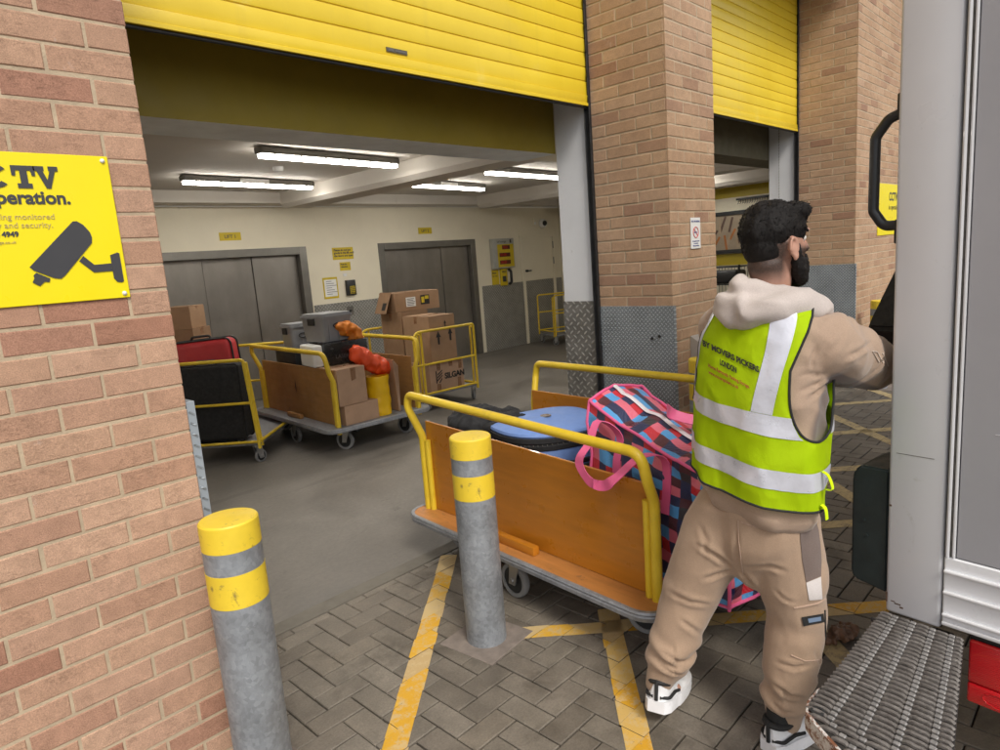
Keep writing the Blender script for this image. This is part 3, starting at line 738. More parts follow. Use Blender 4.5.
# ---- outside signs
def cctv(bm, y):
    # bullet camera pictogram
    th = .0012
    def poly(pts, mi=0): prism(bm, pts, 0, th, mi=mi, mtx=facing((0, y-.0004, 0), (1, 0, 0), (0, 0, 1)))
    def rot(pts, c, a): return [(c[0]+x*math.cos(a)-z*math.sin(a), c[1]+x*math.sin(a)+z*math.cos(a)) for x, z in pts]
    a = math.radians(52); c = (.166, -.100)
    body = [(-.068, -.034), (.040, -.034), (.056, -.028), (.066, -.012), (.066, .012), (.056, .028), (.040, .034), (-.068, .034)]
    poly([(.064, -.098), (.184, .020), (.194, .021), (.209, .010), (.222, -.010), (.225, -.024), (.222, -.040), (.142, -.126), (.131, -.134), (.116, -.131), (.072, -.108)])
    poly([(.076, -.114), (.106, -.131), (.103, -.141), (.092, -.139), (.079, -.150), (.064, -.139), (.070, -.128), (.069, -.121)])
    poly([(.195, -.075), (.219, -.101), (.263, -.099), (.263, -.121), (.215, -.122), (.183, -.089)])
    poly([(.2635, -.076), (.283, -.069), (.2885, -.072), (.2885, -.152), (.283, -.155), (.271, -.153), (.2635, -.142)])
    def slab(x0, z0, w, h, k):
        b = .012; s = .0165
        if k == 'T':
            poly([(x0, z0+h), (x0+w, z0+h), (x0+w, z0+h-.026), (x0+w-.008, z0+h-.026), (x0+w-.010, z0+h-b), (x0+w/2+s/2, z0+h-b), (x0+w/2+s/2, z0+b), (x0+w/2+s, z0+b), (x0+w/2+s, z0), (x0+w/2-s, z0), (x0+w/2-s, z0+b), (x0+w/2-s/2, z0+b), (x0+w/2-s/2, z0+h-b), (x0+.010, z0+h-b), (x0+.008, z0+h-.026), (x0, z0+h-.026)])
        if k == 'V':
            poly([(x0-.003, z0+h), (x0+w*.42, z0+h), (x0+w*.42, z0+h-b), (x0+w*.36, z0+h-b), (x0+w*.52, z0+.022), (x0+w*.68, z0+h-b), (x0+w*.62, z0+h-b), (x0+w*.62, z0+h), (x0+w+.003, z0+h), (x0+w+.003, z0+h-b), (x0+w*.92, z0+h-b), (x0+w*.62, z0), (x0+w*.42, z0), (x0+w*.08, z0+h-b), (x0-.003, z0+h-b)])
        if k == 'C':
            o = []; n = 14; cx_, cz_ = x0+w/2, z0+h/2
            for i in range(n+1): o.append((cx_+w/2*math.cos(math.radians(42+276*i/n)), cz_+h/2*math.sin(math.radians(42+276*i/n))))
            for i in range(n, -1, -1): o.append((cx_+(w/2-s)*math.cos(math.radians(42+276*i/n)), cz_+(h/2-b)*math.sin(math.radians(42+276*i/n))))
            poly(o)
    slab(-.064, .108, .058, .058, 'C'); slab(.000, .108, .058, .058, 'C'); slab(.063, .108, .053, .058, 'T'); slab(.116, .108, .051, .058, 'V')
SX1 = .675; SX0 = .06
def csx(x): return x
sg = empty('camera_warning_sign', (SX1-.30, D-.003, 1.79), 0, 'yellow CCTV warning sign with a black camera pictogram screwed to the pink brick wall', 'sign')
bm = B(); box(bm, -.30, .30, -.004, 0, -.2, .2, bev=.0015); fin('board', bm, SIGNY, sg)
bm = B(); cctv(bm, -.005)
put_text(bm, 'in operation.', facing((.189, -.0052, .068), (1, 0, 0), (0, 0, 1)), size=.048, bold=.0014, spacing=.98, align='RIGHT')
put_text(bm, '020 8874 4949', facing((.054, -.0052, -.017), (1, 0, 0), (0, 0, 1)), size=.0185, bold=.0007, align='RIGHT')
fin('lettering', bm, SIGNK, sg)
bm = B()
for s_, z in (('This area is being monitored', .027), ('for your safety and security.', .005)): put_text(bm, s_, facing((.144 if z > .02 else .136, -.0052, z), (1, 0, 0), (0, 0, 1)), size=.0215, align='RIGHT')
fin('small_print', bm, SIGNT, sg); bm = B()
put_text(bm, 'www.selfstorage.co.uk', facing((.045, -.0052, -.035), (1, 0, 0), (0, 0, 1)), size=.011, align='RIGHT')
fin('tiny_print', bm, SIGNT, sg)
bm = B()
for x, z in ((.285, .187), (.285, -.187), (-.285, .187), (-.285, -.187)): bmesh.ops.create_uvsphere(bm, u_segments=14, v_segments=8, radius=.0065, matrix=Matrix.Translation((x, -.005, z)))
fin('screw_cap', bm, WHITE, sg)
def nosmoke(bm, y):
    ring = [( .034*math.cos(2*PI*k/24), .034*math.sin(2*PI*k/24)+.005) for k in range(24)]
    tube(bm, [(x, y-.001, z) for x, z in ring], .0028, 6, mi=0, closed=True)
    tube(bm, [(-.024, y-.001, .029), (.024, y-.001, -.019)], .0025, 6, mi=0)
    box(bm, -.022, .018, y-.0014, y-.0008, .001, .009, mi=1)
ns = sign('no_smoking_sign', 4.075, 4.205, 1.59, 1.79, D-.003, [PAPER, mat('red print', (.6, .04, .04), .5, bst=0), mat('blue print', (.08, .1, .3), .5, bst=0)],
     [('NO SMOKING', 0, .070, .018, 1, dict(align='CENTER')), ('It is against the law', 0, -.055, .012, 1, dict(align='CENTER')), ('to smoke in', 0, -.070, .012, 1, dict(align='CENTER')), ('these premises', 0, -.085, .014, 1, dict(align='CENTER'))], 'small white no smoking sign on the free standing brick pillar', draw=nosmoke)
sign('yellow_wall_sign', 8.25, 9.05, 1.56, 2.12, D-.003, [SIGNY, SIGNK], [('CCTV', .02, .1, .13, 0, dict(bold=.003)), ('in operation.', .02, 0, .08, 0, {})], 'yellow sign on the far buff wall seen through the van\'s grab handle')
# wall mounted steel cigarette box on pillar face
t = empty('cigarette_bin', (4.20, D-.003, .72), 0, 'wall mounted steel cigarette bin with a sloping top above the bollard behind the man', 'bin')
bm = B(); prism(bm, [(-.14, 0), (-.14, .21), (-.0, .30), (0, .30), (0, 0)], -.16, .16, mtx=Matrix(((0, 0, 1, 0), (1, 0, 0, 0), (0, 1, 0, 0), (0, 0, 0, 1))))
bmesh.ops.recalc_face_normals(bm, faces=bm.faces[:]); fin('casing', bm, mat('satin steel', (.5, .5, .48), .35, metal=.6), t)
bm = B()
for r in range(3):
    for k in range(9): box(bm, -.125+k*.027, -.110+k*.027, -.1415, -.1402, .10+r*.03, .118+r*.03)
fin('perforations', bm, BLACK, t)
bm = B(); cyl(bm, (.02, -.075, .255), (.026, -.085, .272), .014); fin('lock', bm, BLACK, t)
# hanging bollards
BOLG = 'yellow banded steel bollards'
def bollard(x, y, lab, src=None):
    if src is None:
        t = empty('bollard', (x, y, 0), 0, lab, 'bollard', BOLG)
        bm = B(); prof = [(.0875, .004), (.0875, .655), (.0875, .66), (.0875, .745), (.0875, .75), (.0875, .8)]
        lathe(bm, [(.086, .004), (.086, .655)], seg=48); fin('steel_post', bm, GALV, t)
        bm = B(); lathe(bm, [(.0862, .7951-.05), (.0862, .6551)], seg=48)
        bm.free()
        for (za, zb) in ((.6552, .7598), (.83, .912)):
            bm = B()
            if zb > .9: lathe(bm, [(.0868, za), (.0868, .900), (.0862, .908), (.082, .913), (.02, .9165)], seg=48)
            else: lathe(bm, [(.0868, za), (.0868, zb)], seg=48)
            fin('yellow_band', bm, BOLY, t)
        bm = B(); lathe(bm, [(.086, .7599), (.086, .8299)], seg=48); fin('bare_band', bm, GALV, t)
        bm = B(); box(bm, -.145, .145, -.145, .145, -.01, .0045, bev=.002); cc = fin('concrete_pad', bm, mat('bollard pad', (.20, .165, .14), .9, var=.25, vs=14, bs=80, bst=.6), t); cc.rotation_euler = (0, 0, .1)
        return t
    c = copy_tree(src); c.location = (x, y, 0); c['label'] = lab; return c
b0 = bollard(1.806, 1.974, 'yellow and grey bollard standing in front of the wooden trolley')
bollard(.775, 1.955, 'yellow and grey bollard against the pink brick wall corner', b0)
bollard(3.83, 1.975, 'yellow and grey bollard below the cigarette bin, half hidden by the man', b0)
bollard(7.62, 1.96, 'nearer yellow bollard in front of the far buff wall beside the van', b0)
bollard(8.75, 1.97, 'farther yellow bollard in front of the far buff wall beside the van', b0)
# ------------------------------------------------------------------ trolleys and goods
def castor(parent, x, y, r=.088, rz=0, zt=.21, w=.034, fixed=True, off=.03, tyre=None):
    t = bpy.data.objects.new('castor', None); COL.objects.link(t); t.empty_display_size = .05; t.parent = parent; t.location = (x, y, 0); t.rotation_euler = (0, 0, rz)
    bm = B(); mt = rotm((0, off, r), ry=PI/2)
    lathe(bm, [(r*.74, -w/2), (r*.95, -w/2), (r, -w*.3), (r, w*.3), (r*.95, w/2), (r*.74, w/2)], seg=32, mtx=mt, hollow=True); fin('tyre', bm, tyre or TYRE, t)
    bm = B(); lathe(bm, [(r*.2, -w*.55), (r*.3, -w*.3), (r*.735, -w*.36), (r*.735, w*.36), (r*.3, w*.3), (r*.2, w*.55)], seg=32, mtx=mt); fin('hub', bm, BLACK, t)
    bm = B()
    for s in (-1, 1):
        prism(bm, [(off-.022, r-.018), (off+.022, r-.018), (.034, zt-.012), (-.034, zt-.012)], s*(w/2+.004), s*(w/2+.009), mtx=Matrix(((0, 0, 1, 0), (1, 0, 0, 0), (0, 1, 0, 0), (0, 0, 0, 1))))
    box(bm, -w/2-.01, w/2+.01, -.036, .036, zt-.014, zt-.006, bev=.002)
    cyl(bm, (-w/2-.014, off, r), (w/2+.014, off, r), .012, seg=12); cyl(bm, (0, 0, zt-.007), (0, 0, zt), .03)
    bmesh.ops.recalc_face_normals(bm, faces=bm.faces[:])
    fin('fork', bm, CHROME, t); return t
def hoop_trolley(x, y, rz, lab, hwn=.47, hwf=.47, yn=(-.78, .79), yf=(-.78, .79), wood=None, deckm=None, slope=False):
    wood = wood or WOOD; deckm = deckm or WOODT
    t = empty('flatbed_trolley', (x, y, 0), math.radians(rz), lab, 'trolley', 'yellow hooped flatbed trolleys')
    xa, xb = -hwn-.13, hwf+.12; ya, yb = -.86, .86
    bm = B(); prism(bm, rrect(xa+.018, xb-.018, ya+.018, yb-.018, .10, 8), .222, .256); fin('deck', bm, deckm, t)
    bm = B(); o = rrect(xa, xb, ya, yb, .118, 8); i_ = rrect(xa+.0175, xb-.0175, ya+.0175, yb-.0175, .1005, 8); n = len(o)
    rings = []
    for (pts, z) in ((i_, .2575), (o[:], .2585), (None, .25), (None, .243), (None, .236), (None, .219), (i_, .2165)):
        if pts is None:
            ins = {.25: -.004, .243: .001, .236: -.003, .219: -.001}[z]
            pts = rrect(xa+ins, xb-ins, ya+ins, yb-ins, .118, 8)
        rings.append([bm.verts.new((p[0], p[1], z)) for p in pts])
    for a, b in zip(rings, rings[1:]+rings[:1]):
        for k in range(n): bm.faces.new((a[k], a[(k+1) % n], b[(k+1) % n], b[k]))
    bmesh.ops.recalc_face_normals(bm, faces=bm.faces[:]); fin('edge_strip', bm, EDGEAL, t, sharp=20)
    bm = B()
    for xx in (-.3, .3): box(bm, xx-.02, xx+.02, -.8, .8, .18, .2155, bev=.003)
    for yy in (-.7, 0, .7): box(bm, xa+.06, xb-.06, yy-.02, yy+.02, .185, .2150, bev=.003)
    fin('underframe', bm, RUBBER, t)
    for s, hw, (y0, y1) in ((-1, hwn, yn), (1, hwf, yf)):
        fl = .06
        zr = .925 if (s > 0 or not slope) else .868
        pts = [(s*hw, y0, .19), (s*hw, y0, .66), (s*(hw+fl*.6), y0, .75), (s*(hw+fl), y0+.01, zr), (s*(hw+fl), y1+.01, .925), (s*(hw+fl), y1+.03, .85), (s*hw, y1, .68), (s*hw, y1, .19)]
        bm = B(); tube(bm, fillet(pts, [0, .12, .1, .17, .10, .1, .12, 0], 9), .0215, 14); fin('hoop', bm, TUBEY, t)
        for yy, sg in ((y0, 1), (y1, -1)):
            bm = B(); tube(bm, [(s*(hw-.004), yy+sg*.040, .2565), (s*(hw-.004), yy+sg*.040, .66)], .017, 10); fin('panel_clamp', bm, TUBEY, t)
        bm = B(); box(bm, s*(hw-.022)-.007, s*(hw-.022)+.007, y0+.03, y1-.015, .2575, .765, bev=.002)
        if slope and s < 0:
            for v in bm.verts:
                if v.co.z > .6: v.co.z -= .045*(y1-v.co.y)/(y1-y0)
        fin('side_panel', bm, wood, t)
    bm = B(); box(bm, -hwn-.055, -hwn-.015, -.13, .15, .2565, .30, bev=.006, seg=2); fin('cleat', bm, wood, t)
    for cx, cy, a in ((xa+.09, 0, 0), (xb-.09, 0, 0), (-.33, -.66, .5), (.33, -.66, .3), (-.33, .62, .4), (.33, .62, -.3)): castor(t, cx, cy, rz=a)
    return t
T1 = hoop_trolley(2.658, 2.035, -5.5, 'nearest wooden sided trolley with yellow hoops carrying the blue case and plaid bag', yf=(-.78, .87), slope=True)
T2 = hoop_trolley(3.62, 5.83, -4, 'farther wooden sided trolley with yellow hoops piled with boxes and bags', hwf=.40, wood=WOODD, deckm=EDGEAL)
def fr(t):  return Matrix.Translation(t.location) @ Matrix.Rotation(t.rotation_euler.z, 4, 'Z')
def rail_cart(x, y, rz, W, L, Hh, lab, mids, hook=0, both=True, lean=0):
    t = empty('rail_cart', (x, y, 0), math.radians(rz), lab, 'trolley', 'yellow rail trolleys')
    r = .0135
    for yy in ((0, L) if both else (0,)):
        bm = B(); tube(bm, fillet([(-hook, yy, .17), (-hook-lean, yy, Hh), (W-lean, yy, Hh), (W, yy, .14)], [0, .10 if hook else .05, .03, 0]), r*1.1, 12)
        if hook: tube(bm, [(0, yy, .14), (0, yy, Hh-.005)], r, 12)
        for z in mids: tube(bm, [(-hook-lean*(z-.14)/(Hh-.14), yy, z), (W-lean*(z-.14)/(Hh-.14), yy, z)], r*.9, 10)
        fin('end_frame', bm, TUBEY, t)
    for xx in (0, W):
        bm = B(); tube(bm, [(xx, .06, .15), (xx-lean, .06, Hh-.03)], r*.9, 10); tube(bm, [(xx-lean, 0, Hh-.035), (xx-lean, .06, Hh-.035)], r*.8, 8)
        tube(bm, [(xx, 0, mids[-1]), (xx, L, mids[-1])], r, 10); fin('side_post', bm, TUBEY, t)
    bm = B(); box(bm, .0, W, .015, L-.015, .165, .185, bev=.004); fin('platform', bm, EDGEAL, t)
    for cx, cy, a in ((.04, .04, .6), (W-.04, .04, -.5), (.04, L-.05, .2), (W-.04, L-.05, 1.2)): castor(t, cx, cy, r=.058, rz=a, zt=.163, w=.026, off=.022)
    return t
CA = rail_cart(2.03, 6.10, -47, .78, 1.25, .93, 'yellow railed cart cut by the brick wall edge, loaded with black and red suitcases', (.55, .20), lean=.045)
CC = rail_cart(4.60, 5.68, -3, .76, 1.05, .90, 'yellow railed cart holding the brown boxes with printed arrows', (.53, .20), hook=.10)
CD = rail_cart(9.28, 7.62, -20, .95, .6, .90, 'empty yellow railed cart far back beside the plain door', (.58, .25), hook=.0)
def put(o, t, x, y, z, rz=0):
    m = fr(t); p = m @ Vector((x, y, z)); o.location = p; o.rotation_euler = (0, 0, t.rotation_euler.z+math.radians(rz)); return o
def cbox(w, d, h, lab, m=None, tape=True, seam=True, sag=.004, deco=None, group='cardboard boxes on the trolleys', tapes=()):
    m = m or CARD
    t = empty('cardboard_box', (0, 0, 0), 0, lab, 'box', group)
    bm = B(); rnd = random.Random(int(w*1000+d*77+h*13))
    n = 6
    V_ = {}
    def P(i, j, k):
        key = (i, j, k)
        if key not in V_:
            x = -w/2+w*i/n; y = -d/2+d*j/n; z = h*k/n
            bx = math.sin(PI*j/n)*math.sin(PI*k/n)*sag*2; by = math.sin(PI*i/n)*math.sin(PI*k/n)*sag*2
            if i == 0: x -= bx
            if i == n: x += bx
            if j == 0: y -= by
            if j == n: y += by
            if k == n: z -= math.sin(PI*i/n)*math.sin(PI*j/n)*sag
            V_[key] = bm.verts.new((x+rnd.uniform(-.001, .001), y+rnd.uniform(-.001, .001), z+(rnd.uniform(-.0015, .0015) if k else 0)))
        return V_[key]
    for a in range(n):
        for b in range(n):
            bm.faces.new((P(0, a, b), P(0, a, b+1), P(0, a+1, b+1), P(0, a+1, b))); bm.faces.new((P(n, a, b), P(n, a+1, b), P(n, a+1, b+1), P(n, a, b+1)))
            bm.faces.new((P(a, 0, b), P(a+1, 0, b), P(a+1, 0, b+1), P(a, 0, b+1))); bm.faces.new((P(a, n, b), P(a, n, b+1), P(a+1, n, b+1), P(a+1, n, b)))
            bm.faces.new((P(a, b, 0), P(a, b+1, 0), P(a+1, b+1, 0), P(a+1, b, 0))); bm.faces.new((P(a, b, n), P(a+1, b, n), P(a+1, b+1, n), P(a, b+1, n)))
    es = [e for e in bm.edges if len(e.link_faces) == 2 and e.calc_face_angle() > 1.2]
    bmesh.ops.bevel(bm, geom=es, offset=.004, segments=2, affect='EDGES')
    fin('carton', bm, m, t, sharp=60)
    if tape:
        bm = B(); q = .0014
        box(bm, -w/2-.001, w/2+.001, -.025, .025, h-.0005, h+q); box(bm, -.0, .001, 0, .001, h, h+q)
        for s in (-1, 1): box(bm, s*(w/2+sag*.2)-.0012+s*.0012, s*(w/2+sag*.2)+.0012+s*.0012, -.025, .025, h-.11, h+q)
        fin('tape', bm, TAPE, t)
        for (xx, z0, z1) in tapes: bm = B(); box(bm, xx-.024, xx+.024, -d/2-sag-.0025, -d/2-.0002, z0, z1); fin('tape', bm, TAPE, t)
    if deco: deco(t, w, d, h)
    return t
def front_marks(name, parent, m, fn, y):
    bm = B(); fn(bm, y); bmesh.ops.recalc_face_normals(bm, faces=bm.faces[:]); return fin(name, bm, m, parent)
def arrow(bm, x, z, y, s=1.0):
    prism(bm, [(x-.012*s, z-.07*s), (x+.012*s, z-.07*s), (x+.014*s, z+.01*s), (x+.035*s, z+.005*s), (x, z+.075*s), (x-.035*s, z+.005*s), (x-.014*s, z+.01*s)], 0, .0008, mtx=facing((0, y, 0), (1, 0, 0), (0, 0, 1)))
# cart C boxes
def deco_logo(t, w, d, h):
    def f(bm, y):
        put_text(bm, 'SILGAN', facing((-.045, y-.0004, .135), (1, 0, 0), (0, 0, 1)), size=.092, bold=.0034, spacing=.95)
        M_ = facing((-.135, y, .12), (1, 0, 0), (0, 0, 1))
        for k in range(3):
            o = k*.026
            prism(bm, [(-.02+o*.2, .0+o*1.3), (.06, .055+o*1.1), (.06, .068+o*1.1), (-.02+o*.2, .018+o*1.3)], 0, .0008, mtx=M_)
        prism(bm, [(-.035, -.02), (-.022, -.02), (-.022, .12), (-.035, .12)], 0, .0008, mtx=M_)
        prism(bm, [(.0, -.02), (.05, .035), (.05, .015), (.02, -.02)], 0, .0008, mtx=M_)
    front_marks('printed_name', t, INK, f, -d/2-.0092)
b = cbox(.50, .42, .33, 'brown box printed SILGAN at the bottom of the railed cart', CARD2, deco=deco_logo, tapes=((-.12, .24, .327), (.06, .265, .327), (.20, .22, .327), (.175, 0, .12), (-.13, 0, .09))); put(b, CC, .36, .27, .186, 1)
def deco_arrows(t, w, d, h):
    front_marks('printed_arrows', t, INK, lambda bm, y: (arrow(bm, -.075, .28, y, 1.05), arrow(bm, .105, .30, y, 1.0), arrow(bm, .04, .43, y, .5)), -d/2-.0085)
    bm = B(); prism(bm, [(-.012, -.06), (.012, -.06), (.014, .01), (.035, .005), (0, .07), (-.035, .005), (-.014, .01)], 0, .0009, mtx=facing((-w/2-.0085, .06, .25), (0, -1, 0), (0, 0, 1))); fin('side_arrow', bm, INK, t)
b = cbox(.38, .46, .53, 'tall brown box with two black arrows standing on the printed box', CARD, deco=deco_arrows); put(b, CC, .325, .27, .518, 3)
b = cbox(.42, .40, .30, 'dark brown box low at the back left of the railed cart', CARDD); put(b, CC, .34, .76, .186, 0)
b = cbox(.40, .40, .60, 'dark brown box stacked directly below the long box with a hanging flap', CARDD); put(b, CC, .34, .76, .490, 2)
def deco_label(t, w, d, h):
    bm = B(); box(bm, -.16, -.03, -d/2-.0104, -d/2-.0092, .05, .16); bm.faces.ensure_lookup_table(); fin('white_label', bm, PAPER, t)
    bm = B()
    for k in range(5): box(bm, -.145, -.06+.01*(k % 3), -d/2-.0112, -d/2-.0105, .065+k*.018, .071+k*.018)
    fin('label_lines', bm, INK, t)
    bm = B(); box(bm, .04, .16, -d/2-.0104, -d/2-.0092, .06, .17); 
    for k, (a, c, e, g) in enumerate(((.05, .09, .08, .15), (.10, .15, .12, .16))): box(bm, a, c, -d/2-.0115, -d/2-.0105, e, g, mi=1)
    fin('printed_square', bm, [INK, SY2], t)
    bm = B(); m_ = rotm((-w/2-.01, -d/2+.1, h-.01), ry=math.radians(14)); box(bm, -.09, -.085, -.14, .14, -.26, 0, bev=.001, mtx=rotm((-w/2+.06, -.02, h-.02), ry=math.radians(22)))
    box(bm, -.004, .0, -.17, .16, 0, .0, mtx=m_) if False else None
    fin('hanging_flap', bm, CARDD, t)
    bm = B(); box(bm, -.0945, -.0915, -.10, -.02, -.22, -.13, mtx=rotm((-w/2+.06, -.02, h-.02), ry=math.radians(22))); fin('flap_label', bm, INK, t)
b = cbox(.60, .38, .22, 'long brown box with a white label and hanging end flap on top of the stack', CARD, deco=deco_label); put(b, CC, .45, .78, 1.094, -6)
# cart A load
SUIT = mat('black nylon', (.012, .012, .013), .8, var=.3, vs=20, bs=300, bst=.3)
REDF = mat('red nylon', (.50, .03, .035), .6, var=.1, bs=300, bst=.3)
def soft_case(name, w, d, h, lab, m, trim, r=.05, cat='suitcase'):
    t = empty(name, (0, 0, 0), 0, lab, cat)
    bm = B(); box(bm, -w/2, w/2, -d/2, d/2, .03, h, bev=r, seg=4); fin('shell', bm, m, t, sharp=60)
    bm = B()
    for yy in (-d/2+.035, d/2-.035):
        pts = [(x, yy, z) for x, z in rrect(-w/2-.003, w/2+.003, .027, h+.003, r, 5)]
        tube(bm, pts, .008, 8, closed=True)
    fin('piping', bm, trim, t)
    bm = B(); tube(bm, fillet([(-.10, 0, h), (-.08, 0, h+.035), (.08, 0, h+.035), (.10, 0, h)], .02), .011, 8); fin('handle', bm, BLACK, t)
    bm = B()
    for sx in (-1, 1): box(bm, sx*(w/2-.06)-.03, sx*(w/2-.06)+.03, -d/2+.02, -d/2+.08, 0, .05, bev=.012, seg=2)
    fin('skid_wheel', bm, RUBBER, t)
    return t
s_ = soft_case('black_suitcase', .62, .24, .70, 'large black suitcase standing behind the rails of the left cart', SUIT, SUIT, .03); put(s_, CA, .33, .17, .186, 0)
s_ = soft_case('red_suitcase', .60, .20, .90, 'red suitcase with black edging leaning behind the large black one', REDF, BLACK, .06); put(s_, CA, .25, .42, .188, -2); s_.rotation_euler.y = math.radians(-3)
b = cbox(.36, .34, .50, 'brown box at the foot of the stack behind the red suitcase', CARDD); put(b, CA, -.17, 1.0, .186, 3)
b = cbox(.35, .34, .48, 'brown box in the middle of the stack behind the red suitcase', CARDD); put(b, CA, -.22, 1.0, .688, -3)
b = cbox(.34, .34, .22, 'brown box with a torn white mark topping the stack behind the red suitcase', CARD, deco=lambda t, w, d, h: front_marks('torn_mark', t, PAPER, lambda bm, y: (tube(bm, [(-.05, y, .05), (-.03, y-.002, .09), (-.035, y, .15), (-.015, y-.002, .16), (-.02, y, .09)], .006, 6)), -d/2-.008)); put(b, CA, -.24, 1.0, 1.170, 2)
# trolley 2 load
b = cbox(.36, .36, .175, 'low taped brown box at the near end of the farther trolley', CARD2); put(b, T2, -.24, -.61, .2575, 4)
b = cbox(.29, .40, .33, 'taller brown box with a strip of tape resting on the low taped one', CARD2, tapes=((.02, .20, .328),)); put(b, T2, -.30, -.58, .434, 2)
TUBG = mat('grey plastic tub', (.27, .275, .29), .4, var=.08, dirt=.1)
def tub(w, d, h, lab):
    t = empty('storage_tub', (0, 0, 0), 0, lab, 'tub', 'grey storage tubs')
    bm = B(); a = rrect(-w*.44, w*.44, -d*.44, d*.44, .03, 4); c = rrect(-w*.49, w*.49, -d*.49, d*.49, .03, 4); n = len(a)
    A = [bm.verts.new((p[0], p[1], 0)) for p in a]; C = [bm.verts.new((p[0], p[1], h*.86)) for p in c]
    bm.faces.new(A[::-1]); bm.faces.new(C)
    for k in range(n): bm.faces.new((A[k], A[(k+1) % n], C[(k+1) % n], C[k]))
    for xx in (-.09, 0, .09): box(bm, xx*w/.3-.004, xx*w/.3+.004, -d*.485, -d*.462, .01, h*.8)
    fin('body', bm, TUBG, t)
    bm = B(); prism(bm, rrect(-w*.52, w*.52, -d*.52, d*.52, .035, 4), h*.862, h*.93); prism(bm, rrect(-w*.48, w*.48, -d*.48, d*.48, .03, 4), h*.9305, h); fin('lid', bm, TUBG, t)
    bm = B(); tube(bm, [(x*.4, -d*.49, z) for x, z in [(.12*math.cos(k*PI/8)*w/.3, h*.55+.022*math.sin(k*PI/8)) for k in range(16)]], .004, 6, closed=True); fin('grip', bm, BLACK, t)
    bm = B(); box(bm, -w*.5-.012, -w*.5+.006, -.05, .05, h*.6, h*.85, bev=.005); fin('clip', bm, BLACK, t)
    return t
dv_ = empty('printer', (0, 0, 0), 0, 'black and white printer lying on the taller brown box', 'printer')
bm = B(); box(bm, -.17, .27, -.17, .17, .004, .21, bev=.012, seg=2); fin('black_body', bm, mat('gloss black', (.012, .012, .013), .25), dv_)
bm = B(); box(bm, -.27, -.171, -.165, .165, 0, .20, bev=.018, seg=3); fin('white_side', bm, WHITE, dv_)
bm = B(); put_text(bm, 'LASER', facing((-.06, -.1712, .06), (1, 0, 0), (0, 0, 1)), size=.05); box(bm, -.10, -.07, -.1714, -.1702, .15, .16); fin('lettering', bm, mat('grey print', (.10, .10, .10), .5, bst=0), dv_)
put(dv_, T2, -.20, -.34, .768, -6)
dv_.rotation_euler.x = 0
o = tub(.34, .36, .26, 'larger grey lidded tub on top of the printer'); put(o, T2, -.20, -.26, .982, 8)
b = cbox(.40, .36, .38, 'plain brown box under the dark appliance in the middle of the farther trolley', CARDD); put(b, T2, -.20, .26, .2575, 0)
t = empty('appliance', (0, 0, 0), 0, 'dark boxy appliance with a hanging lead behind the yellow hoop', 'appliance')
bm = B(); box(bm, -.19, .19, -.2, .2, 0, .24, bev=.02, seg=2); fin('casing', bm, BLACK, t)
bm = B(); tube(bm, fillet([(-.16, -.205, .1), (-.22, -.22, .12), (-.24, -.24, -.10), (-.23, -.23, -.18), (-.19, -.23, -.2), (-.20, -.24, -.14)], .04), .005, 6); fin('lead', bm, BLACK, t)
bm = B(); box(bm, -.12, .05, -.206, -.2005, .05, .15, bev=.003); fin('panel', bm, mat('dark grey panel', (.06, .055, .06), .4), t)
put(t, T2, -.23, .28, .642, 3)
o = tub(.25, .28, .26, 'smaller grey lidded tub beside the larger one on the dark appliance'); put(o, T2, -.27, .24, .884, -4)
# soft bags made from lumpy remeshed volumes
def lumpy(name, pts, m, parent=None, amp=.012, fr_=9, sub=3, loc=None, seed=0, voxel=None, extra=None):
    bm = B()
    for (c, r) in pts:
        bmesh.ops.create_icosphere(bm, subdivisions=3, radius=1.0, matrix=Matrix.Translation(c) @ Matrix.Diagonal((r[0], r[1], r[2], 1)))
    me = bpy.data.meshes.new('tmp'); bm.to_mesh(me); bm.free()
    ob = bpy.data.objects.new('tmp', me); COL.objects.link(ob)
    md = ob.modifiers.new('r', 'REMESH'); md.mode = 'VOXEL'; md.voxel_size = voxel or min(min(r) for _, r in pts)/7
    sm = ob.modifiers.new('s', 'SMOOTH'); sm.iterations = 6; sm.factor = .6
    dg = bpy.context.evaluated_depsgraph_get(); dg.update()
    me2 = bpy.data.meshes.new_from_object(ob.evaluated_get(dg)); bpy.data.objects.remove(ob)
    me2.name = name; sd = Vector((seed*3.1, seed*1.7, seed))
    nrm = [v.normal.copy() for v in me2.vertices]
    for v, nn in zip(me2.vertices, nrm):
        q = v.co*fr_+sd; d_ = 1-abs(noise.noise(Vector((q.x*1.6, q.y*1.6, q.z*.7)))*2); d2 = noise.noise(q*2.3)
        v.co += nn*(amp*(d_-.6)+amp*.5*d2)
        if extra: v.co = extra(v.co)
    me2.materials.clear(); me2.materials.append(m)
    for p in me2.polygons: p.use_smooth = True; p.material_index = 0
    o = bpy.data.objects.new(name, me2); COL.objects.link(o)
    if parent: o.parent = parent
    if loc: o.location = loc
    return o
def softbag(name, lab, m, pts, t, x, y, z, rz=0, cat='bag', amp=.012, fr_=9, seed=1, kn=None):
    e = empty(name, (0, 0, 0), 0, lab, cat)
    lumpy('fabric', pts, m, e, amp, fr_, seed=seed)
    if kn:
        bm = B(); tube(bm, kn, .006, 6); fin('drawstring', bm, BLACK, e)
    return put(e, t, x, y, z, rz)
ORA = mat('orange bag fabric', (.66, .20, .015), .5, var=.15); ORR = mat('red orange fabric', (.74, .075, .015), .5, var=.12)
YEB = mat('yellow drybag', (.84, .50, .005), .35, var=.08); MAR = mat('dark maroon fabric', (.06, .018, .02), .8)
e = empty('yellow_drybag', (0, 0, 0), 0, 'upright yellow roll bag at the near end of the farther trolley', 'bag')
bm = B(); n = 40; rings = []
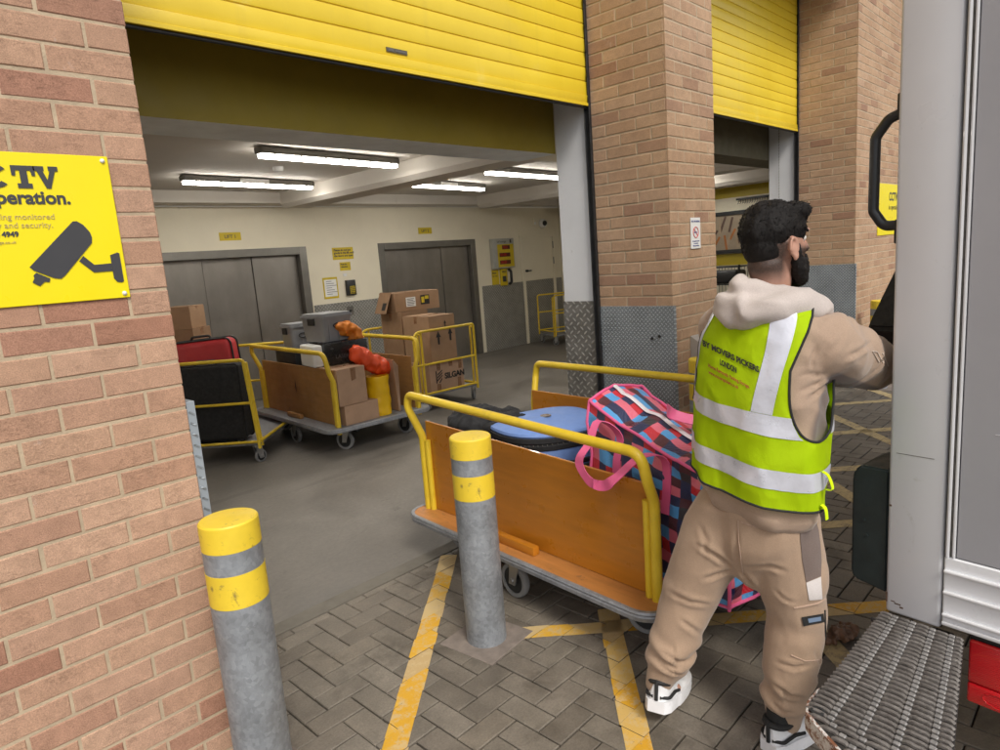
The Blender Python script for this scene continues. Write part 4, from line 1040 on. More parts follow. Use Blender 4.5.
for i in range(14):
    z = .37*i/13; rr_ = .098+.004*math.sin(i*1.7)
    rr_ *= 1.08; rings.append([bm.verts.new((rr_*(1+.03*math.sin(3*a+i*.7)+.015*math.sin(7*a+i*1.9))*math.cos(a), rr_*(1+.03*math.sin(3*a+i*.7)+.015*math.sin(7*a+i*1.9))*math.sin(a), z)) for a in [2*PI*k/n for k in range(n)]])
for a, b_ in zip(rings, rings[1:]):
    for k in range(n): bm.faces.new((a[k], a[(k+1) % n], b_[(k+1) % n], b_[k]))
bm.faces.new(rings[0][::-1]); bm.faces.new(rings[-1]); fin('fabric', bm, YEB, e); put(e, T2, .04, -.66, .2575)
softbag('yellow_sack', 'slack golden sack slumped left of the upright yellow roll bag', mat('golden sack', (.66, .36, .015), .5, var=.1), [((0, 0, .16), (.10, .10, .16)), ((.02, 0, .3), (.06, .06, .08))], T2, -.06, -.46, .262, seed=3)
softbag('red_orange_bag', 'bright red-orange fabric bag slumped over the yellow roll bag', ORR, [((-.13, 0, .19), (.08, .09, .09)), ((-.07, 0, .14), (.09, .11, .09)), ((0, 0, .09), (.10, .12, .085)), ((.06, 0, .06), (.10, .12, .08)), ((.12, 0, .02), (.09, .10, .07))], T2, .02, -.62, .66, seed=5, amp=.020, fr_=8.5)
softbag('orange_bag', 'orange bag hanging between the tubs and the red-orange bag', ORA, [((-.08, 0, .37), (.09, .07, .045)), ((-.03, 0, .33), (.10, .08, .06)), ((.03, 0, .27), (.07, .08, .10)), ((.06, 0, .18), (.06, .08, .12)), ((.08, 0, .08), (.05, .07, .12))], T2, -.04, -.42, .74, seed=8, amp=.020, fr_=9)
softbag('maroon_bag', 'dark maroon bag wedged between the boxes and the orange bags', MAR, [((0, 0, .16), (.10, .12, .20)), ((-.02, 0, .34), (.09, .10, .12))], T2, -.06, -.36, .40, seed=4)
e = empty('cardboard_sheet', (0, 0, 0), 0, 'folded flat carton leaning against the far hoop beside the yellow roll bag', 'cardboard')
bm = B()
for k in range(4): box(bm, -.006, .001, -.26+k*.01, .28-k*.015, .0, .50-k*.02, bev=.001, mtx=rotm((k*.009, 0, 0), ry=math.radians(1.2*k-2)))
fin('sheet', bm, CARD2, e)
bm = B(); box(bm, -.0205, -.0175, -.03, .03, .25, .50); fin('tape', bm, TAPE, e)
put(e, T2, .22, -.50, .262, -6)
e = empty('red_white_packet', (0, 0, 0), 0, 'small red and white packet tucked behind the taped brown box', 'packet')
bm = B(); box(bm, -.05, .05, -.04, .04, 0, .12, bev=.01, seg=2); fin('body', bm, mat('packet red', (.5, .03, .02), .5), e)
bm = B(); box(bm, -.045, .02, -.045, -.0405, .06, .14, bev=.002); fin('paper', bm, PAPER, e); put(e, T2, .03, -.64, .2575)
# ---- main trolley load
BLUE = mat('blue nylon', (.16, .27, .58), .6, var=.08, vs=8, bs=400, bst=.35, bd=.001)
e = empty('blue_case', (0, 0, 0), 0, 'round topped blue zip case lying on the nearest trolley', 'case')
def sq(a, rx, ry, n_=2.6): return (abs(math.cos(a))**(2/n_)*math.copysign(rx, math.cos(a)), abs(math.sin(a))**(2/n_)*math.copysign(ry, math.sin(a)))
def shell(prof, mi, rx, ry, n=64, off=(0, 0)):
    bm = B(); rs = []
    for (s, z) in prof: rs.append([bm.verts.new((*[sq(2*PI*k/n, rx*s, ry*s)[q] for q in (0, 1)], z+(.004*math.sin(4*PI*k/n+1)))) for k in range(n)])
    for a, b_ in zip(rs, rs[1:]):
        for k in range(n): bm.faces.new((a[k], a[(k+1) % n], b_[(k+1) % n], b_[k]))
    bm.faces.new(rs[0][::-1]); bm.faces.new(rs[-1]); return bm
fin('lower_shell', shell([(.90, 0), (.95, .02), (.97, .2), (.98, .40)], 0, .30, .27), BLUE, e)
fin('zip_band', shell([(.985, .4005), (1.005, .405), (1.01, .425), (.996, .43), (.996, .437), (1.01, .442), (1.005, .462), (.985, .466)], 0, .30, .27), SUIT, e)
fin('lid', shell([(.975, .4665), (.99, .475), (.975, .487), (.90, .497), (.7, .505), (.4, .509), (.1, .511)], 0, .30, .27), BLUE, e)
bm = B(); lathe(bm, [(.028, .511), (.03, .516), (.02, .5175), (.018, .5145), (.001, .5145)], seg=24); fin('rivet', bm, [mat('dull brass', (.25, .2, .16), .4, metal=.6)], e)
bm = B(); tube(bm, fillet([(-.05, -.272, .33), (-.045, -.315, .335), (.11, -.31, .335), (.115, -.262, .33)], .03), .013, 10, flat=.6); box(bm, -.10, .16, -.276, -.262, .26, .30, bev=.004)
fin('handle', bm, BLACK, e)
bm = B()
for k in range(70):
    a = 2*PI*k/70; x, y = sq(a, .304, .274); box(bm, -.003, .003, -.0025, .0025, -.003, .003, mtx=rotm((x, y, .4335), rz=a))
fin('zip_teeth', bm, STEELD, e)
mm = fr(T1).inverted() @ Vector((2.66, 2.29, .247)); put(e, T1, mm.x, mm.y, .2575, -14)
softbag('black_bag', 'black soft bag lying left of the blue case on the nearest trolley', SUIT, [((0, 0, .22), (.21, .22, .23)), ((.02, .06, .42), (.17, .17, .09)), ((.06, -.16, .40), (.15, .12, .09)), ((.2, .0, .38), (.12, .15, .09))], T1, -.20, .60, .300, seed=2, amp=.016, fr_=10)
# plaid bag
def plaid_attr(me, faces_col):
    ca = me.color_attributes.new('pattern', 'BYTE_COLOR', 'CORNER')
    for p in me.polygons:
        c = faces_col[p.index]
        for li in p.loop_indices: ca.data[li].color_srgb = (c[0], c[1], c[2], 1)
PL, nt, b_ = newmat('plaid woven plastic')
at = N(nt, 'ShaderNodeAttribute', attribute_name='pattern'); co_ = objco(nt)
wv = N(nt, 'ShaderNodeTexWave', bands_direction='Z'); ln(nt, co_, wv.inputs[0]); wv.inputs['Scale'].default_value = 90
wv2 = N(nt, 'ShaderNodeTexWave', bands_direction='Y'); ln(nt, co_, wv2.inputs[0]); wv2.inputs['Scale'].default_value = 90
wb = mth(nt, 'MULTIPLY', wv.outputs[1], wv2.outputs[1])
ln(nt, mix(nt, mth(nt, 'MULTIPLY', wb, .16), at.outputs[0], (.8, .8, .85)), b_.inputs['Base Color']); b_.inputs['Roughness'].default_value = .33
bump(nt, b_, mth(nt, 'ADD', noise_t(nt, co_, 14, 5, .6), mth(nt, 'MULTIPLY', wb, .1)), .4, .012)
PINK = mat('pink webbing', (.80, .13, .30), .5, var=.08, bs=260, bst=.3); WHZ = mat('white zip tape', (.75, .70, .74), .5, bst=.1)
e = empty('plaid_bag', (2.478, 1.365, .2575), math.radians(-13), 'large pink, blue and red plaid laundry bag overhanging the end of the nearest trolley', 'bag')
W_, L_, H_ = .40, .74, .62
nx, ny, nz = 21, 42, 34
SKY = (.30, .62, .86); RD = (.78, .05, .14); NV = (.08, .13, .30); PK = (.88, .42, .50); DK = (.30, .07, .13); GY = (.17, .16, .18)
TB = [[SKY, PK, SKY, NV, PK, SKY], [NV, DK, RD, NV, DK, NV], [PK, SKY, PK, GY, SKY, PK], [NV, RD, NV, DK, NV, RD]]
def bdef(p):
    x, y, z = p; u = x/(W_/2); v = y/(L_/2); w = z/H_
    bul = (1-v*v)*(1-(2*w-1)**2)
    x += u*.035*bul*(.6+.4*noise.noise(Vector((y*5, z*5, 1))))
    y += v*.03*(1-u*u)*(1-(2*w-1)**2)
    top = max(0, w-.55)/.45
    x *= 1-.22*top*(1-.3*abs(v))
    # sag: low at the man's end, raised corner at the far end
    z += top*(.075*max(0, v)**1.5 - .10*max(0, -v+.2) + .03*(1-abs(u)) - .035*math.sin(PI*(v*.5+.5))*1.2)
    y += top*.045*max(0, v)
    x -= top*.045*(1-v)*.6
    q = Vector((x*7, y*7, z*7)); f = noise.noise(q*1.3)*.018+noise.noise(q*3.1+Vector((4, 1, 2)))*.007
    f += .008*(1-abs(noise.noise(Vector((y*9, z*4, x*9)))*2.4))
    d = Vector((u if abs(u) > .95 else 0, v if abs(v) > .95 else 0, 1 if w > .97 else 0))
    if d.length: d.normalize()
    return Vector((x, y, max(z, 0)))+d*f
cols = []; bm = B(); VV = {}
def bv(i, j, k):
    if (i, j, k) not in VV: VV[(i, j, k)] = bm.verts.new(bdef((-W_/2+W_*i/nx, -L_/2+L_*j/ny, H_*k/nz)))
    return VV[(i, j, k)]
c_ = 3
def colr_(a, b): return TB[(a//c_) % 4][(b//c_) % 6]
def q4(vs, c): bm.faces.new(vs); cols.append(c)
for j in range(ny):
    for k in range(nz):
        q4((bv(0, j, k), bv(0, j, k+1), bv(0, j+1, k+1), bv(0, j+1, k)), colr_(k+1, j)); q4((bv(nx, j, k), bv(nx, j+1, k), bv(nx, j+1, k+1), bv(nx, j, k+1)), colr_(k+1, j+5))
for i in range(nx):
    for k in range(nz):
        q4((bv(i, 0, k), bv(i+1, 0, k), bv(i+1, 0, k+1), bv(i, 0, k+1)), colr_(k+1, i+2)); q4((bv(i, ny, k), bv(i, ny, k+1), bv(i+1, ny, k+1), bv(i+1, ny, k)), colr_(k, i+4))
    for j in range(ny):
        q4((bv(i, j, 0), bv(i, j+1, 0), bv(i+1, j+1, 0), bv(i+1, j, 0)), NV); q4((bv(i, j, nz), bv(i+1, j, nz), bv(i+1, j+1, nz), bv(i, j+1, nz)), colr_(i+1, j+1))
bf = fin('fabric', bm, PL, e, sharp=80); plaid_attr(bf.data, cols)
def P3(u, v, w, off=.004):
    p = bdef((u*W_/2, v*L_/2, w*H_)); c = Vector((0, p.y*.6, .3)); return p+(p-c).normalized()*off
bm = B()
for u in (-1, 1):
    tube(bm, [P3(u, -1+2*k/24, 1) for k in range(25)], .007, 8)
    for v in (-1, 1): tube(bm, [P3(u, v, k/16) for k in range(17)], .007, 8)
    tube(bm, [P3(u, -1+2*k/24, .02) for k in range(25)], .006, 8)
for v in (-1, 1):
    for w in (1, .02): tube(bm, [P3(-1+2*k/12, v, w) for k in range(13)], .007, 8)
fin('piping', bm, PINK, e)
bm = B(); tube(bm, [P3(0, -1+2*k/30, 1, .004) for k in range(31)], .0045, 8, flat=3.0); fin('zip', bm, WHZ, e)
def ribbon(bm, pts, w, th=.002, axis=Vector((0, 1, 0))):
    pts = [Vector(p) for p in pts]; prev = None
    for i, p in enumerate(pts):
        t = (pts[min(i+1, len(pts)-1)]-pts[max(i-1, 0)]).normalized(); a = axis-t*axis.dot(t); a.normalize(); n = t.cross(a)
        ring = [bm.verts.new(p+a*w/2+n*th), bm.verts.new(p-a*w/2+n*th), bm.verts.new(p-a*w/2-n*th), bm.verts.new(p+a*w/2-n*th)]
        if prev:
            for k in range(4): bm.faces.new((prev[k], prev[(k+1) % 4], ring[(k+1) % 4], ring[k]))
        else: bm.faces.new(ring[::-1])
        prev = ring
    bm.faces.new(prev)
def smoothpts(pts, n=8):
    pts = [Vector(p) for p in pts]; out = []
    for i in range(len(pts)-1):
        p0 = pts[max(i-1, 0)]; p1 = pts[i]; p2 = pts[i+1]; p3 = pts[min(i+2, len(pts)-1)]
        for k in range(n):
            t = k/n; out.append(.5*((2*p1)+(-p0+p2)*t+(2*p0-5*p1+4*p2-p3)*t*t+(-p0+3*p1-3*p2+p3)*t**3))
    out.append(pts[-1]); return out
# near strap: up the near side, looping down over the wooden panel
bm = B()
xo = -W_/2
ribbon(bm, smoothpts([P3(-1, .52, .25, .012), P3(-1, .50, .7, .012), P3(-1, .46, .92, .014), (xo-.05, .26, .64), (xo-.13, .235, .565), (xo-.215, .205, .51), (xo-.227, .135, .445), (xo-.225, .045, .445), (xo-.215, -.015, .49), (xo-.10, -.05, .56), P3(-1, -.22, .93, .016), P3(-1, -.24, .5, .012)], 6), .042, .0018)
fin('near_handle', bm, PINK, e)
bm = B()
a = P3(.35, .25, 1, .012); b_ = P3(.2, -.35, 1, .012)
ribbon(bm, smoothpts([P3(1, .30, .8, .01), P3(.75, .28, 1, .012), a, a+Vector((-.06, -.03, .05)), a+Vector((-.10, -.10, .045)), a+Vector((-.04, -.16, .02)), a+Vector((.0, -.22, .035)), a+Vector((-.03, -.32, .03)), b_+Vector((-.05, -.03, .012)), b_+Vector((.02, -.12, .01)), P3(.8, -.5, 1, .012), P3(1, -.5, .8, .01)], 6), .045, .0018, axis=Vector((.5, .4, .75)).normalized())
fin('far_handle', bm, PINK, e)
# ------------------------------------------------------------------ removal van, seen at its rear corner
VR = math.radians(-7.7)
van = empty('box_van', (2.164, .523, 0), VR, 'white and grey box van parked at the right edge with its rear shutter closed', 'van')
VW = mat('van white paint', (.58, .58, .60), .35, var=.03, vs=3, bs=90, bst=.05, dirt=.22, dirtc=(.40, .39, .36), ds=7, coat=.2)
VG = mat('van grey panel', (.345, .345, .37), .45, var=.05, vs=3, bs=150, bst=.08, dirt=.12, dirtc=(.42, .42, .43), ds=9)
VS = mat('van skirt white', (.78, .79, .82), .3, var=.03, coat=.3)
SEAL = mat('grimy seal', (.12, .11, .095), .7, var=.4, vs=30)
TOPZ = 3.25; FZ = .452
RUST = mat('rust stain', (.09, .05, .03), .9, var=.4, vs=60)
# body box behind the rear frame
bm = B(); box(bm, .13, 4.3, -2.06, -.012, .62, TOPZ-.02, bev=.02, seg=2); fin('body', bm, VW, van)
# rear posts
for ya, yb in ((-.150, 0), (-2.08, -1.93)):
    bm = B(); box(bm, 0, .125, ya, yb, FZ, TOPZ, bev=.010, seg=3); 
    fin('corner_post', bm, VW, van)
bm = B()
rr = random.Random(9)
for (y, z, w, h) in ((-.035, .487, .018, .004), (-.046, .479, .010, .005), (-.022, .492, .012, .003), (-.008, .80, .006, .006), (-.0035, .50, .004, .03)): box(bm, -.0008, .003, y-w/2, y+w/2, z-h/2, z+h/2, mtx=rotm((0, 0, 0)))
fin('paint_chips', bm, RUST, van)
bm = B(); box(bm, -.0009, .002, -.12, -.02, .966, .9675); fin('scuff_line', bm, SEAL, van)
bm = B(); box(bm, 0, .125, -1.929, -.151, 3.05, TOPZ, bev=.008, seg=2); fin('top_rail', bm, VW, van)
bm = B(); box(bm, .012, .03, -.1525, -.1505, .47, 3.05); tube(bm, [(-.001, -.162, .684), (-.001, -.162, 3.05)], .0052, 8); tube(bm, [(.003, -.1765, .684), (.003, -.1765, 3.05)], .0045, 8)
fin('edge_trim', bm, VW, van)
bm = B(); box(bm, .010, .012, -.153, -.151, .47, 3.05); box(bm, .003, .010, -.1705, -.1668, .684, 3.05); fin('dirty_seal', bm, SEAL, van)
bm = B(); box(bm, .004, .06, -1.927, -.182, .684, 3.048, bev=.003); fin('rear_panel', bm, VG, van)
bm = B()
for (y, z, l) in ((-.26, 1.06, .03), (-.28, 2.02, .008)): box(bm, .0030, .005, y-l, y, z, z+.0013, mtx=None)
fin('scratches', bm, VS, van)
# ribbed white skirt
bm = B(); box(bm, .0, .06, -1.927, -.154, FZ+.018, .682, bev=.004)
for z in (.505, .575, .640): box(bm, -.012, .001, -1.92, -.156, z-.006, z+.006, bev=.005, seg=3)
box(bm, -.010, .001, -1.92, -.156, FZ+.02, FZ+.032, bev=.004, seg=2)
fin('ribbed_skirt', bm, VS, van)
# rear lamp cluster
LENS, nt, b_ = newmat('red lamp lens'); b_.inputs['Base Color'].default_value = (.62, .012, .018, 1); b_.inputs['Roughness'].default_value = .18; b_.inputs['Coat Weight'].default_value = .5
co_ = objco(nt); wv = N(nt, 'ShaderNodeTexWave', bands_direction='Z'); ln(nt, co_, wv.inputs[0]); wv.inputs['Scale'].default_value = 55; bump(nt, b_, wv.outputs[1], .4, .002)
LENS2 = mat('clear lamp lens', (.55, .50, .50), .15, coat=.5)
for y0 in (-.60, -1.92):
    lp = bpy.data.objects.new('rear_lamp', None); COL.objects.link(lp); lp.parent = van; lp.location = (.02, y0, .25); lp.empty_display_size = .05
    bm = B(); box(bm, .012, .08, -.01, .385, -.01, .20, bev=.01, seg=2); fin('housing', bm, BLACK, lp)
    bm = B(); box(bm, -.006, .0115, .23, .38, .060, .192, bev=.008, seg=3); fin('red_lens', bm, LENS, lp)
    bm = B(); box(bm, -.006, .0115, .23, .38, -.004, .058, bev=.008, seg=3); tube(bm, [(-.0075, .30+.04*math.cos(a_), .03+.02*math.sin(a_)) for a_ in [math.radians(q*20) for q in range(18)]], .0012, 5, closed=True); fin('reflector', bm, LENS, lp)
    bm = B(); box(bm, -.004, .0115, .0, .11, -.004, .192, bev=.008, seg=3); fin('lower_lens', bm, LENS, lp)
    bm = B(); box(bm, -.004, .0115, .112, .228, -.004, .192, bev=.008, seg=3); fin('clear_lens', bm, LENS2, lp)
# chassis, underrun bar and rear wheels
bm = B(); box(bm, .09, 4.2, -1.60, -1.48, .42, .60, bev=.005); box(bm, .09, 4.2, -.60, -.48, .42, .60, bev=.005); box(bm, .13, .2, -1.9, -.2, .40, .5, bev=.005); fin('chassis', bm, RUBBER, van)
for y in (-.36, -1.78):
    wh = bpy.data.objects.new('wheel', None); COL.objects.link(wh); wh.parent = van; wh.location = (1.35, y, .34); wh.empty_display_size = .1
    mt = rotm((0, 0, 0), rx=PI/2)
    bm = B(); lathe(bm, [(.20, -.11), (.31, -.105), (.34, -.08), (.34, .08), (.31, .105), (.20, .11)], seg=40, mtx=mt, hollow=True); fin('tyre', bm, RUBBER, wh)
    bm = B(); lathe(bm, [(.05, -.08), (.199, -.09), (.199, .09), (.05, .08)], seg=32, mtx=mt); fin('rim', bm, STEELD, wh)
# grab handle on the outer side of the post
bm = B()
hz0, hz1 = 1.600, 1.958
tube(bm, fillet([(.055, .006, hz1-.018), (.055, .045, hz1-.030), (.055, .080, hz1-.075), (.055, .082, hz0+.075), (.055, .052, hz0+.030), (.055, .006, hz0+.030)], .03, 6), .0145, 14)
for z in (hz1-.002, hz0+.012): box(bm, .034, .076, .0005, .018, z-.035, z+.035, bev=.006, seg=2)
fin('grab_handle', bm, mat('black handle plastic', (.022, .024, .027), .38, var=.15), van)
# moulded black box on the outer side of the post
bm = B(); pts = [(.0005, .03), (.0005, -.37)]
prism(bm, [(.0008, .905), (.085, .905), (.104, .885), (.110, .86), (.110, .54), (.100, .522), (.0008, .505)], .010, .20, mtx=Matrix(((0, 0, 1, 0), (1, 0, 0, 0), (0, 1, 0, 0), (0, 0, 0, 1))))
bmesh.ops.recalc_face_normals(bm, faces=bm.faces[:])
bmesh.ops.bevel(bm, geom=[e_ for e_ in bm.edges if e_.calc_length() > .15 or abs(e_.verts[0].co.x-e_.verts[1].co.x) < .001], offset=.007, segments=3, affect='EDGES')
for (z, y) in ((.73, .072), (.68, .062)): cyl(bm, (.0105, y, z), (.006, y, z), .0045, seg=10)
fin('moulded_side_box', bm, mat('dark green black plastic', (.013, .021, .021), .55, var=.2, vs=14, bs=300, bst=.35), van)
# serrated grip step
st = bpy.data.objects.new('rear_step', None); COL.objects.link(st); st.parent = van; st.location = (0, 0, .45); st.empty_display_size = .1
GRIP = galv_mat('dirty grip plate', (.24, .225, .215), .35, .6, 90)
def grip(): 
    m, nt, b = newmat('worn grip bars'); co = objco(nt)
    n1 = noise_t(nt, co, 24, 6, .8)
    ln(nt, ramp(nt, n1, [(.3, (.075, .066, .06)), (.52, (.16, .145, .135)), (.75, (.27, .25, .235))]), b.inputs['Base Color'])
    b.inputs['Metallic'].default_value = .25; b.inputs['Roughness'].default_value = .62; bump(nt, b, noise_t(nt, co, 260, 4, .8), .6, .002); return m
GRIPM = grip(); GRIPD = mat('grip plate pits', (.028, .025, .023), .85, var=.4, vs=40)
GRIPK = mat('polished studs', (.25, .24, .235), .5, metal=.25, var=.35, vs=60)
# outline: inner edge at the post, outer end towards the camera's left
def edgeL(x): return .012-.10*abs(x)      # left edge y as function of local x (x negative outward)
def edgeR(x): return -.212-.27*abs(x)
bm = B(); pts = [(-.0, edgeL(0)), (-.56, edgeL(.56)), (-.60, edgeL(.6)-.012), (-.622, edgeL(.62)-.035), (-.80, -.36), (-.82, -.50), (-.0, edgeR(0))]
prism(bm, [(-.002, .005), (-.56, edgeL(.56)), (-.60, edgeL(.6)-.012), (-.625, edgeL(.62)-.04), (-.80, -.385), (-.82, edgeR(.82)), (-.002, edgeR(0))], -.050, -.008)
bmesh.ops.recalc_face_normals(bm, faces=bm.faces[:]); fin('tread_base', bm, GRIPD, st)
bars = B(); studs = B(); x = -.010; k = 0
lines = [-.16, -.40, -.63, -.86]
while x > -.80:
    ya, yb = edgeL(x), edgeR(x)
    if x < -.60: ya = min(ya-.012, -.062-.10-(abs(x)-.625)*1.85+.06)
    if ya-yb > .03:
        yl = [ya-.004]+[ya+(yb-ya)*f for f in (.20, .42, .65, .87)]+[yb+.004]
        for i in range(len(yl)-1):
            y1_, y0_ = yl[i]-(.009 if i else 0), yl[i+1]+(.009 if i < len(yl)-2 else 0)
            n_ = 5; r0 = []
            z0 = random.uniform(-.001, .001)
            ptsb = [(x+random.uniform(-.0005, .0005)-.004*math.sin(PI*q/n_)*(1 if i % 2 else -1)*.3, y1_+(y0_-y1_)*q/n_, -.0035+z0+(-.004 if q in (0, n_) else 0)) for q in range(n_+1)]
            tube(bars, ptsb, .0064, 7)
        for i in range(1, len(yl)-1): box(studs, x-.006, x+.006, yl[i]-.009, yl[i]+.009, -.009, .0018, bev=.003)
    x -= .0205; k += 1
fin('serrated_bars', bars, GRIPM, st); fin('polished_studs', studs, GRIPK, st)
bm = B(); box(bm, -.070, -.066, -.22, .012, -.01, .0035, bev=.001); fin('hinge_line', bm, GRIPD, st)
bm = B(); lathe(bm, [(.017, -.008), (.017, .0015), (.011, .002), (.010, -.003), (.001, -.003)], c=(-.585, -.078), seg=20); fin('corner_bolt', bm, [RUBBER], st)
def lipm():
    m, nt, b = newmat('chipped white red lip'); co = objco(nt)
    n1 = noise_t(nt, co, 30, 6, .8); base = ramp(nt, n1, [(.42, (.66, .64, .62)), (.5, (.55, .5, .47)), (.54, (.20, .08, .04))])
    ln(nt, base, b.inputs['Base Color']); b.inputs['Roughness'].default_value = .6; bump(nt, b, n1, .5, .003); return m
bm = B(); lipp = [(-.50, edgeL(.5)+.003), (-.565, edgeL(.56)+.003), (-.606, edgeL(.6)-.010), (-.630, edgeL(.62)-.040), (-.805, -.387), (-.826, -.50)]
prv = None
for p in lipp:
    ring = [bm.verts.new((p[0], p[1], -.052)), bm.verts.new((p[0]-.003, p[1]+.001, -.03)), bm.verts.new((p[0], p[1], -.003)), bm.verts.new((p[0]+.006, p[1]-.003, -.001)), bm.verts.new((p[0]+.006, p[1]-.003, -.052))]
    if prv:
        for q in range(5): bm.faces.new((prv[q], prv[(q+1) % 5], ring[(q+1) % 5], ring[q]))
    prv = ring
bmesh.ops.recalc_face_normals(bm, faces=bm.faces[:]); fin('front_lip', bm, lipm(), st)
bm = B(); box(bm, -.05, .012, -.0, .0, 0, 0) if False else None
prism(bm, [(-.628, -.105), (-.590, -.062), (-.586, -.066), (-.624, -.110)], -.046, -.006, mtx=Matrix.Translation((-.0085, .004, 0))); fin('orange_reflector', bm, mat('orange reflector', (.75, .12, .02), .3), st)
bm = B(); box(bm, -.30, .1, -.16, -.10, -.12, -.051, bev=.004); fin('step_bracket', bm, RUBBER, st)
# crumpled litter beside the step
o = lumpy('crumpled_bag', [((0, 0, .03), (.05, .04, .03)), ((.06, -.01, .022), (.04, .035, .022)), ((-.04, .02, .018), (.03, .03, .018))], mat('brown crumpled wrapper', (.16, .085, .05), .55, var=.5, vs=25, bs=60, bst=.6), None, .016, 22, seed=3)
o.location = (2.66, .80, .0); tag(o, 'small crumpled brown litter on the paving behind the van step', 'litter')
# ------------------------------------------------------------------ the man
RT = Matrix(R).transposed(); FPX = 667.18; CAMP = Vector((0, 0, H))
def pxray(u, v): return (RT @ Vector(((u-500)/FPX, -(v-375)/FPX, -1))).normalized()
TF = math.radians(-11)
Fv = Vector((math.cos(TF), math.sin(TF), 0)); Rv = Vector((math.sin(TF), -math.cos(TF), 0)); Zv = Vector((0, 0, 1))
MO = Vector((1.95, .86, 0))
man = empty('person', tuple(MO), 0, 'person in hi-vis vest and beige joggers, seen from behind, reaching past the van', 'person')
def w2l(p): return Vector(p)-MO
def chain(bm, pts, seg=20, caps=True):
    """tapered tube of rings through (point, radius or (ra, rb)[, side axis])"""
    P = [Vector(p[0]) for p in pts]; n = len(P); rings = []
    # smooth the path and radii
    Q = []; S_ = []
    for i in range(n-1):
        a, b, c, d = P[max(i-1, 0)], P[i], P[i+1], P[min(i+2, n-1)]
        ra = [(p[1] if isinstance(p[1], tuple) else (p[1], p[1])) for p in pts]
        k0, k1, k2, k3 = ra[max(i-1, 0)], ra[i], ra[i+1], ra[min(i+2, n-1)]
        m = 5
        for k in range(m+(i == n-2)):
            t = k/m
            cr = lambda A, B_, C, D_: .5*((2*B_)+(C-A)*t+(2*A-5*B_+4*C-D_)*t*t+(-A+3*B_-3*C+D_)*t**3)
            Q.append(cr(a, b, c, d)); S_.append((cr(k0[0], k1[0], k2[0], k3[0]), cr(k0[1], k1[1], k2[1], k3[1])))
    side = Vector(pts[0][2]) if len(pts[0]) > 2 else Rv
    for i, p in enumerate(Q):
        t = (Q[min(i+1, len(Q)-1)]-Q[max(i-1, 0)]).normalized()
        s = (side-t*side.dot(t)); s.normalize(); f = t.cross(s)
        rings.append([bm.verts.new(p+s*math.cos(2*PI*k/seg)*S_[i][0]+f*math.sin(2*PI*k/seg)*S_[i][1]) for k in range(seg)])
    def cap(ring, p, t, r):
        prev = ring
        for (sc, h_) in ((.82, .5), (.45, .85)):
            rr_ = [bm.verts.new(p+(v.co-p)*sc+t*r*h_) for v in ring]
            for k in range(seg): bm.faces.new((prev[k], prev[(k+1) % seg], rr_[(k+1) % seg], rr_[k]))
            prev = rr_
        bm.faces.new(prev)
    for a, b in zip(rings, rings[1:]):
        for k in range(seg): bm.faces.new((a[k], a[(k+1) % seg], b[(k+1) % seg], b[k]))
    if caps:
        cap(rings[-1], Q[-1], (Q[-1]-Q[-2]).normalized(), min(S_[-1])); cap(rings[0], Q[0], (Q[0]-Q[1]).normalized(), min(S_[0]))
    bmesh.ops.recalc_face_normals(bm, faces=bm.faces[:])
def ball(bm, c, r, rot=None):
    m = Matrix.Translation(c)
    if rot is not None: m = m @ rot
    bmesh.ops.create_icosphere(bm, subdivisions=3, radius=1.0, matrix=m @ Matrix.Diagonal((r[0], r[1], r[2], 1)))
def remesh(name, bms, voxel, smooth_=5, disp=None, m=None, parent=None, cut=None, sf=.5):
    parts = []
    me = bpy.data.meshes.new('t'); big = bmesh.new()
    for b in bms:
        t_ = bpy.data.meshes.new('u'); b.to_mesh(t_); b.free(); big.from_mesh(t_); bpy.data.meshes.remove(t_)
    big.to_mesh(me); big.free(); ob = bpy.data.objects.new('t', me); COL.objects.link(ob)
    md = ob.modifiers.new('r', 'REMESH'); md.mode = 'VOXEL'; md.voxel_size = voxel
    s_ = ob.modifiers.new('s', 'SMOOTH'); s_.iterations = smooth_; s_.factor = sf
    dg = bpy.context.evaluated_depsgraph_get(); dg.update()
    me2 = bpy.data.meshes.new_from_object(ob.evaluated_get(dg)); bpy.data.objects.remove(ob)
    me2.name = name
    if disp:
        nr = [v.normal.copy() for v in me2.vertices]
        for v, n_ in zip(me2.vertices, nr): v.co = disp(v.co.copy(), n_)
    if cut:
        b = bmesh.new(); b.from_mesh(me2); bmesh.ops.delete(b, geom=[v for v in b.verts if cut(v.co)], context='VERTS'); b.to_mesh(me2); b.free()
    me2.materials.clear()
    if m: me2.materials.append(m)
    for p in me2.polygons: p.use_smooth = True; p.material_index = 0
    for v in me2.vertices: v.co = v.co-MO
    me2.update(); o = bpy.data.objects.new(name, me2); COL.objects.link(o)
    if parent: o.parent = parent
    return o
def nz(p, s, ox=0): return noise.noise(Vector((p.x*s+ox, p.y*s+ox*.7, p.z*s-ox)))
def ridge(p, sx, sz, ox=0): return 1-abs(noise.noise(Vector((p.x*sx+ox, p.y*sx-ox, p.z*sz)))*2.2)

